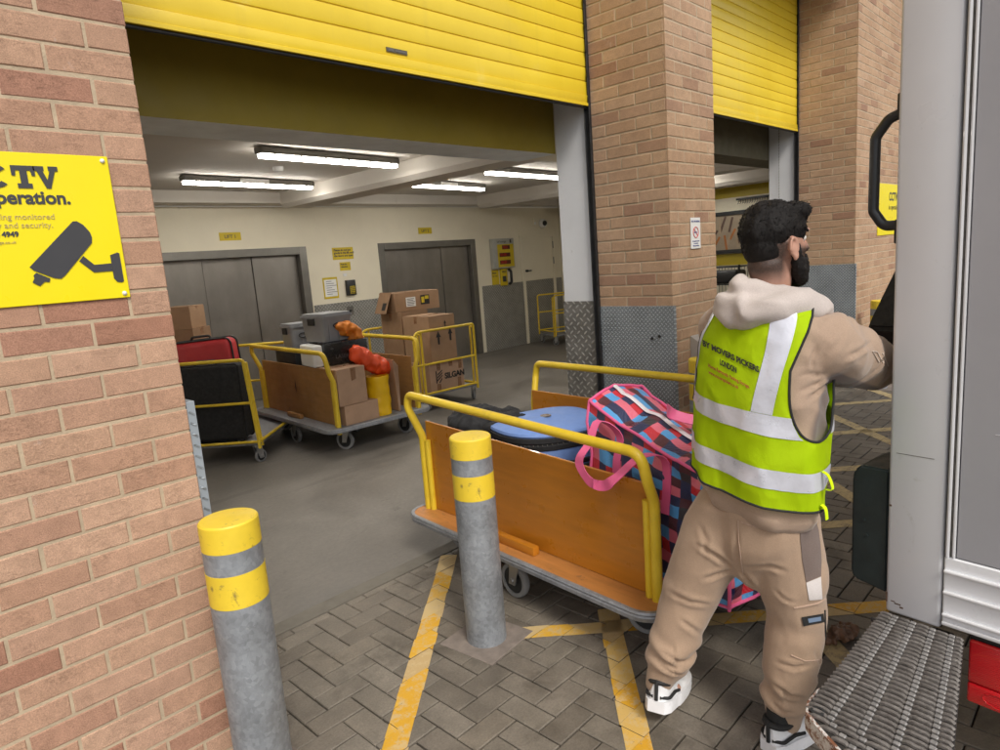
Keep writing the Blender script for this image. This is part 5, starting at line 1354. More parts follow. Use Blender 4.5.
def crease(ob, segs):
    bt = bmesh.new(); bt.from_mesh(ob.data)
    for v in bt.verts: v.co = v.co+MO
    tr = BVHTree.FromBMesh(bt); bt.free(); S_ = []
    for pts, w_, dp in segs:
        q = []
        for a, b in zip(pts, pts[1:]):
            for k in range(7):
                d = pxray(a[0]+(b[0]-a[0])*k/7, a[1]+(b[1]-a[1])*k/7); h_ = tr.ray_cast(CAMP, d)[0]
                if h_ is not None: q.append(h_-MO)
        if len(q) > 2: S_.append((q, w_, dp))
    nr = [v.normal.copy() for v in ob.data.vertices]
    for v, n_ in zip(ob.data.vertices, nr):
        tot = 0
        for q, w_, dp in S_:
            if (v.co-q[len(q)//2]).length > .25: continue
            best = 9; bi = 0
            for i in range(len(q)-1):
                ab = q[i+1]-q[i]; t = max(0, min(1, (v.co-q[i]).dot(ab)/max(1e-9, ab.length_squared))); d = (v.co-q[i]-ab*t).length
                if d < best: best = d; bi = i+t
            if best < w_*4:
                e_ = bi/(len(q)-1); env = min(1, 3.5*e_+.15)*min(1, 3.5*(1-e_)+.05)
                tot += .75*dp*env*(-math.exp(-(best/w_)**2)+.7*math.exp(-((best-1.9*w_)/w_)**2))
        v.co += n_*tot
# cloth materials
def cloth(name, c, var=.08, bs=420, wr=.12, dirt=0, dirtc=(.5, .45, .4), panel=None):
    m, nt, b = newmat(name); co = objco(nt)
    n1 = noise_t(nt, co, 5, 5, .6); base = ramp(nt, n1, [(.3, tuple(x*(1-var) for x in c)), (.7, tuple(min(1, x*(1+var)) for x in c))])
    n3 = noise_t(nt, co, 300, 3, .7); base = mix(nt, .25, base, ramp(nt, n3, [(.3, (.3, .3, .3)), (.7, (.7, .7, .7))]), 'OVERLAY')
    if dirt: base = mix(nt, maprange(nt, noise_t(nt, co, 13, 7, .8), .64, .78, 0, dirt), base, dirtc)
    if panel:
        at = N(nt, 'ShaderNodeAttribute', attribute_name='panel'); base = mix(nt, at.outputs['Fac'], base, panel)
    ln(nt, base, b.inputs['Base Color']); b.inputs['Roughness'].default_value = .92; b.inputs['Specular IOR Level'].default_value = .2
    b.inputs['Sheen Weight'].default_value = .25
    n2 = noise_t(nt, co, 16, 4, .55, 1.0, stretch=(1, 1, .6))
    bump(nt, b, mth(nt, 'ADD', mth(nt, 'MULTIPLY', n3, .12), mth(nt, 'MULTIPLY', n2, wr*2)), .5, .008)
    return m
BEIGE = cloth('beige fleece', (.375, .262, .182), dirt=.25, dirtc=(.62, .5, .42)); BEIGE2 = cloth('brown beige sweat', (.37, .265, .195), panel=(.16, .12, .105)); TAUPE = cloth('dark taupe panel', (.16, .12, .105)); HOODM = cloth('pale grey fleece', (.50, .44, .41))
PANELW = cloth('off white panel', (.62, .57, .55))
def hv():
    m, nt, b = newmat('hi vis yellow'); co = objco(nt)
    n1 = noise_t(nt, co, 5, 4); base = ramp(nt, n1, [(.3, (.58, .80, .0)), (.7, (.66, .88, .01))])
    ln(nt, base, b.inputs['Base Color']); b.inputs['Roughness'].default_value = .75; b.inputs['Specular IOR Level'].default_value = .25
    n2 = noise_t(nt, co, 22, 5, .6, .8, stretch=(1, 1, .5)); n3 = noise_t(nt, co, 420, 2, .6)
    bump(nt, b, mth(nt, 'ADD', n2, mth(nt, 'MULTIPLY', n3, .12)), .35, .007)
    b.inputs['Subsurface Weight'].default_value = .0
    return m
HV = hv()
REFL = mat('grey reflective tape', (.62, .63, .70), .35, metal=.25, var=.06, vs=14, bs=30, bst=.35, bd=.004)
BIND = mat('black binding', (.015, .015, .015), .8)

# ---- torso surface used for both the hoodie and the vest
TT = [  # z, half width, half depth, centre x, centre y
    (.805, .172, .124, 1.950, .838), (.845, .186, .135, 1.948, .838), (.90, .188, .137, 1.948, .836), (1.02, .190, .137, 1.950, .833), (1.14, .190, .134, 1.955, .827),
    (1.25, .188, .130, 1.963, .818), (1.33, .182, .122, 1.970, .812), (1.385, .164, .110, 1.975, .808), (1.425, .136, .096, 1.980, .806), (1.455, .108, .085, 1.985, .806), (1.475, .074, .072, 1.990, .800)]
def cat(tab, s):
    n = len(tab); s = max(0, min(n-1.0001, s)); i = int(s); t = s-i
    a, b, c, d = tab[max(i-1, 0)], tab[i], tab[i+1], tab[min(i+2, n-1)]
    return [.5*((2*b[k])+(c[k]-a[k])*t+(2*a[k]-5*b[k]+4*c[k]-d[k])*t*t+(-a[k]+3*b[k]-3*c[k]+d[k])*t**3) for k in range(len(b))]
def zof(z):   # index parameter for a height
    lo, hi = 0.0, len(TT)-1.001
    for _ in range(30):
        mid = (lo+hi)/2
        if cat(TT, mid)[0] < z: lo = mid
        else: hi = mid
    return lo
def tors(th, s, off=0.0, wr=1.0):
    z, a, b, cx, cy = cat(TT, s); e = 2/2.35
    ct, st = math.cos(th), math.sin(th)
    x = math.copysign(abs(ct)**e, ct)*(a+off); y = math.copysign(abs(st)**e, st)*(b+off)
    p = Vector((cx, cy, z))+Rv*x+Fv*y
    fade = max(0, min(1, (1.36-z)/.25)); p.z += -.036*ct*fade
    # shoulder blades and spine hollow
    if wr:
        q = p*6; n_ = Vector((Rv*ct*.9+Fv*st)).normalized()
        w = .010*noise.noise(Vector((p.x*5, p.y*5, p.z*3.3)))
        # soft diagonal folds, stronger towards the hem
        k = max(0, min(1, (1.25-z)/.4))
        w += k*.0075*math.sin(th*7+z*9+3*noise.noise(Vector((p.x*4, p.y*4, z*2))))
        w += .0055*ridge(p, 8, 5, 2.2)*(.5+.5*k)
        w += .003*ridge(p, 18, 12, 5)
        p += n_*w*wr
    return p
def grid_surface(bm, th0, th1, s0, s1, nt_, ns, off, closed):
    V_ = [[bm.verts.new(tors(th0+(th1-th0)*i/nt_, s0+(s1-s0)*j/ns, off)) for i in range(nt_ if closed else nt_+1)] for j in range(ns+1)]
    return V_
# vest shell
VO = .012
s_hem = zof(.884); s_top = zof(1.452); ah_c = zof(1.262)
SKW = math.radians(24)
def ahq(th, s):   # arm hole: ellipse in (angle, height)
    best = 9
    for c, hr in ((math.radians(-5), math.radians(39)), (math.radians(185), math.radians(34))):
        z = cat(TT, s)[0]; v = (z-1.268)/(.180 if z > 1.268 else .180)
        sk = SKW*max(0, v)*(1 if c < 1 else -1); d = (th-c-sk+PI) % (2*PI)-PI
        q = (abs(d/hr)**2.3+abs(v)**2.3)**(1/2.3)
        if q < best: best = q; bc = (c, hr, d, v)
    return best, bc
NT, NS = 180, 110
thr = [2*PI*i/NT for i in range(NT)]; ss = [s_hem+(s_top-s_hem)*j/NS for j in range(NS+1)]
bm = B(); par = [[[thr[i], ss[j]] for i in range(NT)] for j in range(NS+1)]
keep = [[True]*NT for _ in range(NS)]
for j in range(NS):
    for i in range(NT):
        if ahq(thr[i]+PI/NT, (ss[j]+ss[j+1])/2)[0] < 1: keep[j][i] = False
def zs(s): return cat(TT, s)[0]
for j in range(NS+1):
    for i in range(NT):
        adj = [(jj, ii % NT) for jj in (j-1, j) for ii in (i-1, i) if 0 <= jj < NS]
        st_ = [keep[a][b] for a, b in adj]
        if any(st_) and not all(st_):
            q, (c, hr, d, v) = ahq(thr[i], ss[j])
            if q > .01:
                d2, v2 = d/q, v/q; z2 = 1.268+v2*.180
                par[j][i] = [c+d2+SKW*max(0, v2)*(1 if c < 1 else -1), min(s_top, zof(z2))]
used = {}
def gv(j, i):
    i %= NT
    if (j, i) not in used: used[(j, i)] = bm.verts.new(tors(par[j][i][0], par[j][i][1], VO)-MO)
    return used[(j, i)]
for j in range(NS):
    for i in range(NT):
        if keep[j][i]: bm.faces.new((gv(j, i), gv(j, i+1), gv(j+1, i+1), gv(j+1, i)))
bmesh.ops.solidify(bm, geom=bm.faces[:], thickness=.0018)
vest = fin('vest', bm, HV, man, sharp=70)
tag(vest)
vbm = B()
for j in range(0, NS):
    for i in range(0, NT):
        if keep[j][i]:
            pass
dg0 = bmesh.new(); dg0.from_mesh(vest.data)
for v in dg0.verts: v.co = v.co+MO
vbvh = BVHTree.FromBMesh(dg0)
def ahp(c, hr, a, off):
    e = 2/2.3; ca, sa = math.cos(a), math.sin(a)
    d = math.copysign(abs(ca)**e, ca)*hr; v = math.copysign(abs(sa)**e, sa); z = 1.268+v*.180
    return tors(c+d+SKW*max(0, v)*(1 if c < 1 else -1), min(s_top, zof(z)), off)
for c, hr in ((math.radians(-5), math.radians(39)), (math.radians(185), math.radians(34))):
    bm = B(); tube(bm, [ahp(c, hr, 2*PI*k/90, VO+.0005)-MO for k in range(90)], .0036, 8, closed=True); fin('arm_binding', bm, BIND, vest)
bm = B(); tube(bm, [tors(2*PI*k/140, s_hem, VO+.0005)-MO for k in range(140)], .0036, 8, closed=True); fin('hem_binding', bm, BIND, vest)
def strip_s(bm, path, width_fn, off=.0022, th=.0008):
    """ribbon on the vest surface, path of (theta, s) with across direction in (theta, s)"""
    prev = None
    for (a, b) in path:   # a, b: param pairs of the two edges
        m_ = 6; row = []
        for k in range(m_+1):
            t = k/m_; row.append(bm.verts.new(tors(a[0]+(b[0]-a[0])*t, a[1]+(b[1]-a[1])*t, VO+off)-MO))
        if prev:
            for k in range(m_): bm.faces.new((prev[k], row[k], row[k+1], prev[k+1]))
        prev = row
for z0, z1, g0 in ((1.094, 1.150, 0), (.944, 1.000, 0)):
    # skip where the arm hole cuts in
    for (t0, t1) in ((math.radians(0), math.radians(360)),):
        bm = B(); n_ = 150; path = []
        for k in range(n_+1):
            t = t0+(t1-t0)*k/n_; path.append(((t, zof(z0)), (t, zof(z1 if z1 < 1.0 else min(z1, 1.268-.186+0*t) if False else z1))))
        if z1 > 1.0:
            # the tape ends under the arm hole: clip its upper edge along the hole
            path2 = []
            for (a, b) in path:
                zz1 = z1
                for zt in (1.150, 1.145, 1.14, 1.135, 1.13, 1.125, 1.12, 1.115, 1.11, 1.105, 1.10):
                    if ahq(a[0], zof(zt))[0] < 1.03: zz1 = zt-.006
                path2.append((a, (b[0], zof(zz1))))
            path = path2
        strip_s(bm, path, None); bmesh.ops.recalc_face_normals(bm, faces=bm.faces[:]); fin('reflective_band', bm, REFL, vest)
for side in (1, -1):
    bm = B(); path = []
    base = math.radians(270)
    for k in range(41):
        t = k/40; z = 1.151+(1.445-1.151)*t; s = zof(z)
        c0 = base+side*math.radians((25 if side > 0 else 54)+ (8*t+9*t*t)*(1 if side > 0 else .4)); hw = math.radians(9+9*t*t*t)
        path.append(((c0-hw, s), (c0+hw, s)))
    strip_s(bm, path, None); bmesh.ops.recalc_face_normals(bm, faces=bm.faces[:]); fin('reflective_strap', bm, REFL, vest)
# writing on the back, laid on the cloth
def on_surface(u, v, bvh, off=.002, fall=2.0):
    d = pxray(u, v); hit, n_, _, dist = bvh.ray_cast(CAMP, d)
    if hit is None: return None
    if n_.dot(d) > 0: n_ = -n_
    return hit+n_*off
def vest_text(s, p0, p1, hgt, m, name, shear=0, bold=0):
    vs_, fs_ = text_geo(s, 1.0, extrude=0, bold=bold); w = max(v.x for v in vs_); bm = B()
    d = Vector((p1[0]-p0[0], p1[1]-p0[1]))
    vv = []
    for v in vs_:
        t = v.x/w; q = on_surface(p0[0]+d.x*t+v.y*hgt*(-.06), p0[1]+d.y*t-v.y*hgt*1.38, vbvh, .0032)
        vv.append(bm.verts.new((q if q is not None else Vector((1.9, .8, 1.2)))-MO))
    for f in fs_:
        try: bm.faces.new([vv[i] for i in f])
        except ValueError: pass
    fin(name, bm, m, vest)
REDT = mat('rusty red print', (.36, .07, .02), .6, bst=0)
vest_text('BY MOVERS PICKERS', (703.5, 345.5), (759.5, 372.5), 5.8, INK, 'back_print', bold=.045)
vest_text('LONDON', (720.5, 364.5), (737, 373), 5.6, INK, 'back_print', bold=.045)
vest_text('Home Removals, Packing, Storage.', (709, 366.8), (750, 388.5), 3.6, REDT, 'small_back_print', bold=.03)
vest_text('www.moverspickers.co.uk', (709.5, 373.5), (739, 389), 3.4, REDT, 'small_back_print', bold=.03)
# loose ties at the right side
bm = B()
q = tors(math.radians(-2), zof(1.0), VO+.004)-MO
ribbon(bm, smoothpts([q, q+Rv*.018+Vector((0, 0, -.01)), q+Rv*.03+Vector((0, 0, -.045)), q+Rv*.012+Vector((0, 0, -.05))], 5), .012, .0008, axis=Fv)
q = tors(math.radians(-4), zof(.905), VO+.004)-MO
ribbon(bm, smoothpts([q, q+Rv*.012+Vector((0, 0, -.01)), q+Rv*.016+Vector((0, 0, -.04))], 5), .014, .0008, axis=Fv)
fin('side_tie', bm, HV, vest)

# ---- hoodie: torso plus sleeves
SR = Vector((1.985, .655, 1.325)); ER = Vector((2.215, .622, 1.235)); WR = Vector((2.445, .590, 1.165))
SL = Vector((2.000, .950, 1.345)); EL = Vector((2.225, .970, 1.165)); WL_ = Vector((2.45, .745, 1.165))
tb = B(); rows = []
ns_ = 40
for j in range(ns_+1):
    s = (len(TT)-1.001)*j/ns_; rows.append([tb.verts.new(tors(2*PI*i/64, s, -.006, 1.0)) for i in range(64)])
for a, b in zip(rows, rows[1:]):
    for i in range(64): tb.faces.new((a[i], a[(i+1) % 64], b[(i+1) % 64], b[i]))
tb.faces.new(rows[0][::-1]); tb.faces.new(rows[-1]); bmesh.ops.recalc_face_normals(tb, faces=tb.faces[:])
ar = B(); chain(ar, [(SR-Rv*.07+Vector((0, 0, .012)), .078), (SR+Vector((0, 0, -.012)), (.084, .094)), ((SR+ER)/2+Vector((-.0, 0, -.008)), (.082, .098)), (ER, (.074, .090)), ((ER+WR)/2, (.064, .082)), (WR-(WR-ER)*.12, (.046, .052)), (WR, (.040, .044))])
al = B(); chain(al, [(SL+Rv*.07, .075), (SL, (.084, .088)), ((SL+EL)/2, (.074, .082)), (EL, (.070, .076)), ((EL+WL_)/2, (.060, .068)), (WL_-(WL_-EL)*.12, (.046, .05)), (WL_, (.040, .044))])
def dsleeve(p, n):
    ax = (ER-SR).normalized(); t = (p-SR).dot(Rv)
    if t > -.03 or (p-SL).dot(-Rv) > -.03:
        for c, e_, w_ in ((SR, ER, WR), (SL, EL, WL_)):
            if (p-c).length < .48 and True:
                u = (p-c).dot((w_-c).normalized())
                k = math.exp(-((u-.02)/.07)**2)*.7+math.exp(-((u-.18)/.06)**2)+math.exp(-((u-.34)/.06)**2)
                p = p+n*(.0035*math.sin(u*70+4*nz(p, 7))*k+.006*ridge(Vector((p.x, p.y, p.z+p.x*.7)), 6, 9, 1)*.8-.002)
    return p+n*(.004*nz(p, 13, 3))
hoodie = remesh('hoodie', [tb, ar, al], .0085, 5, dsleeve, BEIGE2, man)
# hem and cuff ribs of the hoodie
bm = B()
rr0 = None
for (z, o) in ((.800, -.016), (.807, -.008), (.838, -.005), (.848, -.008)):
    ring = [bm.verts.new(tors(2*PI*i/80, zof(max(.8051, z)), o)-MO+Vector((0, 0, min(0, z-.8051)))) for i in range(80)]
    if rr0:
        for i in range(80): bm.faces.new((rr0[i], rr0[(i+1) % 80], ring[(i+1) % 80], ring[i]))
    rr0 = ring
fin('hoodie_hem', bm, BEIGE2, hoodie)
crease(hoodie, [([(830, 381), (818, 391), (806, 401)], .006, .009), ([(826, 380), (812, 386), (795, 394)], .006, .008), ([(824, 375), (808, 374), (794, 378)], .006, .006), ([(872, 343), (858, 352), (840, 361)], .007, .008),
    ([(818, 345), (812, 358), (812, 372)], .006, .007), ([(886, 352), (880, 366), (868, 378)], .006, .007), ([(845, 330), (838, 345), (826, 356)], .007, .005), ([(792, 350), (800, 342), (812, 338)], .006, .004)])
hb = bmesh.new(); hb.from_mesh(hoodie.data)
for v in hb.verts: v.co = v.co+MO
hbvh = BVHTree.FromBMesh(hb)
def px_patch(name, poly, bvh, m, parent, off=.0022, it=5):
    bm = B(); f = bm.faces.new([bm.verts.new((p[0], p[1], 0)) for p in poly]); bmesh.ops.triangulate(bm, faces=[f])
    for _ in range(it):
        es = [e for e in bm.edges if e.calc_length() > 2.6]
        if not es: break
        bmesh.ops.subdivide_edges(bm, edges=es, cuts=1); bmesh.ops.triangulate(bm, faces=bm.faces[:])
    bad = []
    for v in bm.verts:
        q = on_surface(v.co.x, v.co.y, bvh, off)
        if q is None: bad.append(v)
        else: v.co = q-MO
    bmesh.ops.delete(bm, geom=bad, context='VERTS')
    if len(bm.faces): return fin(name, bm, m, parent, sharp=80)
    bm.free()
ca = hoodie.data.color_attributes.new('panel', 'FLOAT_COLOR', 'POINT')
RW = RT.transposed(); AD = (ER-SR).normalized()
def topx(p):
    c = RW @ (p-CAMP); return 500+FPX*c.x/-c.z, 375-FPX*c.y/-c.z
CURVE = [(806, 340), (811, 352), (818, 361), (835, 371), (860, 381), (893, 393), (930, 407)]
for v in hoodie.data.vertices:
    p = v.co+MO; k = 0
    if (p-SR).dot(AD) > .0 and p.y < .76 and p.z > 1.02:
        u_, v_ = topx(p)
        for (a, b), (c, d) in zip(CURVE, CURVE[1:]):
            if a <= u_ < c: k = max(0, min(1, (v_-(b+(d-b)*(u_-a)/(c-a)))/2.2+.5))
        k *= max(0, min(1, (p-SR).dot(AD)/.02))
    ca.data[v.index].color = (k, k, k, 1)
bm = B()
SLV = mat('pale sleeve print', (.56, .47, .40), .8)
for (a, b) in (((872, 351), (879, 362)), ((877, 352), (883, 363)), ((882, 353), (888, 366)), ((872, 351), (877, 352))):
    pts = []
    for k in range(7):
        q = on_surface(a[0]+(b[0]-a[0])*k/6, a[1]+(b[1]-a[1])*k/6, hbvh, .0015)
        if q is not None: pts.append(q-MO)
    if len(pts) > 2: tube(bm, pts, .0016, 5)
if len(bm.faces): fin('sleeve_print', bm, SLV, hoodie)
# hood, lying folded on the shoulders
hd = B(); NK = Vector((1.985, .80, 1.455))
chain(hd, [(Vector((1.995, .885, 1.405)), (.04, .04)), (Vector((1.935, .900, 1.425)), (.048, .043)), (Vector((1.888, .872, 1.428)), (.055, .044)), (Vector((1.872, .825, 1.416)), (.060, .043)), (Vector((1.892, .762, 1.424)), (.060, .050)), (Vector((1.96, .700, 1.428)), (.052, .046)), (Vector((2.035, .690, 1.395)), (.044, .038)), (Vector((2.10, .725, 1.35)), (.034, .03))])
chain(hd, [(Vector((1.985, .880, 1.452)), (.030, .038)), (Vector((1.918, .868, 1.482)), (.030, .045)), (Vector((1.900, .815, 1.466)), (.034, .036)), (Vector((1.925, .745, 1.452)), (.032, .034)), (Vector((1.99, .712, 1.440)), (.030, .03)), (Vector((2.06, .735, 1.405)), (.028, .03))])
ball(hd, (1.862, .812, 1.388), (.036, .048, .030))
def dhood(p, n): return p+n*(.009*ridge(p, 9, 14, 6)-.003+.006*nz(p, 16, 2))
hood = remesh('hood', [hd], .0075, 5, dhood, HOODM, man)

# ---- joggers
HR = Vector((1.965, .766, .80)); KR = Vector((2.008, .735, .43)); AR = Vector((1.972, .760, .100))
HL = Vector((1.955, .925, .80)); KL = Vector((1.918, 1.055, .45)); AL = Vector((1.842, 1.128, .160))
jg = B(); chain(jg, [(Vector((1.955, .842, .86)), (.165, .118)), (Vector((1.955, .842, .78)), (.176, .125)), (Vector((1.962, .848, .70)), (.168, .125)), (Vector((1.965, .855, .63)), (.12, .10))])
j2 = B(); chain(j2, [(HR+Vector((0, 0, -.02)), (.100, .120)), (HR*.62+KR*.38, (.104, .116)), (HR*.3+KR*.7, (.098, .104)), (KR, (.088, .096)), (KR*.55+AR*.45, (.082, .090)), (KR*.2+AR*.8, (.074, .078)), (AR, (.056, .060)), (AR-Vector((0, 0, .045)), (.046, .052))])
j3 = B(); chain(j3, [(HL+Vector((0, 0, -.02)), (.102, .120)), (HL*.62+KL*.38, (.108, .116)), (HL*.3+KL*.7, (.102, .104)), (KL, (.090, .096)), (KL*.55+AL*.45, (.080, .086)), (KL*.2+AL*.8, (.078, .078)), (AL, (.056, .060)), (AL+(AL-KL).normalized()*.04, (.046, .05))])
j4 = B(); ball(j4, (1.958, .835, .59), (.070, .070, .075))
j4_ = B(); ball(j4_, tuple(HR*.36+KR*.64+Rv*.062+Vector((0, 0, .02))), (.048, .075, .095), Matrix.Rotation(TF-PI/2, 4, 'Z'))
def dleg(p, n):
    for h_, k_, a_ in ((HR, KR, AR), (HL, KL, AL)):
        dl = min((p-(k_+(a_-k_)*max(0, min(1, (k_.z-p.z)/(k_.z-a_.z))))).length, (p-(h_+(k_-h_)*max(0, min(1, (h_.z-p.z)/(h_.z-k_.z))))).length)
        if dl > .15: continue
        t = (a_.z+.10-p.z); e1 = math.exp(-(t/.06)**2); e2 = math.exp(-((p.z-k_.z)/.07)**2)
        ph = 3.2*nz(p, 6)+math.atan2(p.y-k_.y, p.x-k_.x)*.8
        p = p+n*(.0075*e1*math.sin(p.z*74+ph*1.6)+.0025*e2*math.sin(p.z*50+ph*1.5))
        break
    up = max(0, min(1, (p.z-.5)/.25))
    f = .0045*ridge(Vector((p.x, p.y, p.z+p.x*.8)), 5, 7, 3)+.004*nz(p, 6, 5)
    return p+n*(f-.002)
jog = remesh('joggers', [jg, j2, j3, j4, j4_], .0085, 6, dleg, BEIGE, man)
crease(jog, [([(698, 545), (716, 556), (735, 569)], .008, .011), ([(704, 580), (718, 574), (736, 569)], .008, .010), ([(668, 592), (690, 602), (716, 606)], .008, .007), ([(742, 572), (754, 588), (766, 612)], .008, .009), ([(738, 528), (736, 548), (738, 568)], .007, .006),
    ([(745, 568), (770, 566), (792, 574)], .008, .006), ([(660, 652), (676, 661), (694, 660)], .007, .010), ([(657, 664), (672, 674), (690, 674)], .006, .009), ([(772, 684), (790, 696), (808, 699)], .007, .011), ([(770, 700), (782, 712), (800, 714)], .006, .010), ([(776, 662), (794, 668), (818, 664)], .007, .008),
    ([(700, 525), (706, 540), (704, 560)], .008, .006), ([(680, 620), (700, 634), (712, 640)], .008, .007), ([(775, 590), (785, 600), (800, 604)], .006, .005), ([(815, 652), (822, 668), (816, 684)], .006, .008)])
jb = bmesh.new(); jb.from_mesh(jog.data)
for v in jb.verts: v.co = v.co+MO
jbvh = BVHTree.FromBMesh(jb)
px_patch('hip_panel', [(799, 523), (815, 519), (818, 530), (820, 545), (821, 560), (820.5, 576), (806, 582), (802, 560), (800, 540)], jbvh, TAUPE, jog)
px_patch('pale_insert', [(806, 582.5), (820.5, 576.5), (821, 585), (822, 599), (809, 600)], jbvh, PANELW, jog)
px_patch('pocket_tab', [(801, 616.5), (822.5, 613), (823.5, 621.5), (803, 625.5)], jbvh, BIND, jog, .004)
px_patch('tab_print', [(807, 617.8), (819.5, 615.8), (820, 620), (808, 622)], jbvh, mat('blue grey tab print', (.16, .22, .32), .5), jog, .0052)
def px_line(bm, pts, bvh, r, off=.0008):
    out = []
    for a, b in zip(pts, pts[1:]):
        for k in range(6):
            q = on_surface(a[0]+(b[0]-a[0])*k/6, a[1]+(b[1]-a[1])*k/6, bvh, off)
            if q is not None: out.append(q-MO)
    if len(out) > 2: tube(bm, out, r, 6)
bm = B(); px_line(bm, [(824.5, 610), (825, 622), (825.5, 648)], jbvh, .003); fin('pocket_zip', bm, BIND, jog)
SEAM = cloth('seam beige', (.40, .28, .21))
for pl_, r_ in (([(794, 608), (806, 606), (818, 603), (827, 598)], .0032), ([(791, 655), (805, 661), (820, 660), (827, 652)], .0022), ([(741, 522), (755, 527), (770, 529), (784, 527)], .0022), ([(744, 519), (758, 522), (772, 523.5), (784, 523)], .0014), ([(738, 520), (739, 540), (741, 560), (743, 575)], .0016)):
    bm = B(); px_line(bm, pl_, jbvh, r_); fin('seam', bm, SEAM, jog)

# ---- trainers
SHW = mat('white trainer leather', (.74, .74, .75), .45, var=.04, dirt=.1, dirtc=(.45, .42, .38), ds=20); SOLE = mat('trainer sole', (.78, .78, .80), .5, dirt=.2, dirtc=(.4, .37, .33), ds=25)
def shoe(pos, az, pitch, L=.30):
    rt = bpy.data.objects.new('trainer', None); COL.objects.link(rt); rt.parent = man; rt.empty_display_size = .05
    rt.location = w2l(pos); rt.rotation_euler = Matrix.Rotation(az, 3, 'Z').to_euler()
    rt.rotation_euler = (Matrix.Rotation(az, 3, 'Z') @ Matrix.Rotation(pitch, 3, 'Y')).to_euler()
    # stations along x: heel at 0, toe at L ; (x, halfwidth, top height, sole height)
    def halfw(t): return .036+.014*math.sin(min(1, t*1.15)*PI*.75)+ (.004 if t > .3 else 0) - (.035*max(0, (t-.82)/.18)**2) - (.014*max(0, (.08-t)/.08))
    def body(z0, z1f, infl, name, m, par_):
        bm = B(); rings = []
        for i in range(25):
            t = i/24; x = t*L; w_ = max(.006, halfw(t)+infl); zt = z1f(t)
            spring = .018*max(0, (t-.7)/.3)**2
            ring = []
            for k in range(20):
                a = PI*k/19; cx_ = math.copysign(abs(math.cos(a))**.55, math.cos(a)); sz_ = abs(math.sin(a))**.6
                narrow = 1-.30*sz_*(1 if zt > .06 else .35)
                ring.append(bm.verts.new((x-.0*t, w_*cx_*narrow, z0+spring+(zt-z0)*sz_)))
            rings.append(ring)
        for a, b in zip(rings, rings[1:]):
            for k in range(19): bm.faces.new((a[k], a[k+1], b[k+1], b[k]))
            bm.faces.new((a[19], a[0], b[0], b[19]))
        bm.faces.new(rings[0]); bm.faces.new(rings[-1][::-1]); bmesh.ops.recalc_face_normals(bm, faces=bm.faces[:])
        return fin(name, bm, m, par_, sharp=60)
    up = lambda t: (.098 if t < .22 else .098-.045*((t-.22)/.45) if t < .67 else .053-.012*((t-.67)/.33))
    body(.028, up, 0, 'upper', SHW, rt)
    bm = B(); o_ = [(t*L-.004 if t < .05 else t*L+.004*t, halfw(t)+.007) for t in [i/24 for i in range(25)]]
    pts = o_+[(x, -y) for x, y in o_[::-1]]
    for z0, z1, sc in ((.0, .016, .985), (.016, .040, 1.0)):
        A = [bm.verts.new((x, y*sc, z0+.018*max(0, (x/L-.7)/.3)**2)) for x, y in pts]; C = [bm.verts.new((x, y*.99, z1+.018*max(0, (x/L-.7)/.3)**2)) for x, y in pts]
        n_ = len(pts)
        for k in range(n_): bm.faces.new((A[k], A[(k+1) % n_], C[(k+1) % n_], C[k]))
        bm.faces.new(A[::-1]); bm.faces.new(C)
    bmesh.ops.recalc_face_normals(bm, faces=bm.faces[:]); fin('sole', bm, SOLE, rt)
    bm = B(); tube(bm, [(.052+.050*math.cos(2*PI*k/24), .036*math.sin(2*PI*k/24), .094+.008*math.cos(2*PI*k/24)**2) for k in range(24)], .010, 8, closed=True); tube(bm, [(-.001, 0, .110), (-.004, 0, .095), (-.003, 0, .06), (-.002, 0, .042)], .0065, 8, flat=1.0)
    for s in (-1, 1): tube(bm, fillet([(.0, s*.012, .052), (.02, s*.040, .050), (.07, s*.046, .058), (.12, s*.046, .044)], .02), .0055, 8)
    fin('black_trim', bm, BIND, rt)
    bm = B()
    for k in range(5): tube(bm, [(.12+.02*k, -.022, .088-.006*k), (.12+.02*k, 0, .095-.006*k), (.12+.02*k, .022, .088-.006*k)], .004, 6)
    fin('laces', bm, BIND, rt)
    bm = B(); tube(bm, [(.05, 0, .09), (.048, 0, .14)], [.038, .036], 16); fin('sock', bm, BIND, rt)
    return rt
shoe((1.885, .775, .0), math.radians(-14), 0)
shoe((1.766, 1.112, .060), math.radians(14), math.radians(13))

# ---- body (one continuous surface), mostly under the clothes
HA = math.radians(-27); Hf = Vector((math.cos(HA), math.sin(HA), 0)); Hr = Vector((math.sin(HA), -math.cos(HA), 0)); HC = Vector((1.998, .792, 1.603))
def hp(f, r, z): return HC+Hf*f+Hr*r+Vector((0, 0, z))
HM = Matrix((Hf, -Hr, Zv)).transposed().to_4x4()
bb = B(); ball(bb, hp(-.012, 0, .018), (.094, .073, .095), HM); ball(bb, hp(.022, 0, -.035), (.066, .060, .070), HM); ball(bb, hp(.050, 0, -.082), (.034, .036, .026), HM)
ball(bb, hp(.045, .038, -.018), (.028, .022, .022), HM); ball(bb, hp(.045, -.038, -.018), (.028, .022, .022), HM)   # cheekbones
ball(bb, hp(.082, 0, .034), (.016, .045, .010), HM)     # brow
chain(bb, [(hp(.090, 0, .022), .006, Hr), (hp(.104, 0, -.004), .009, Hr), (hp(.109, 0, -.020), (.014, .011), Hr)], 12)
ball(bb, hp(.090, 0, -.052), (.012, .024, .007), HM); ball(bb, hp(.088, 0, -.064), (.012, .020, .007), HM)
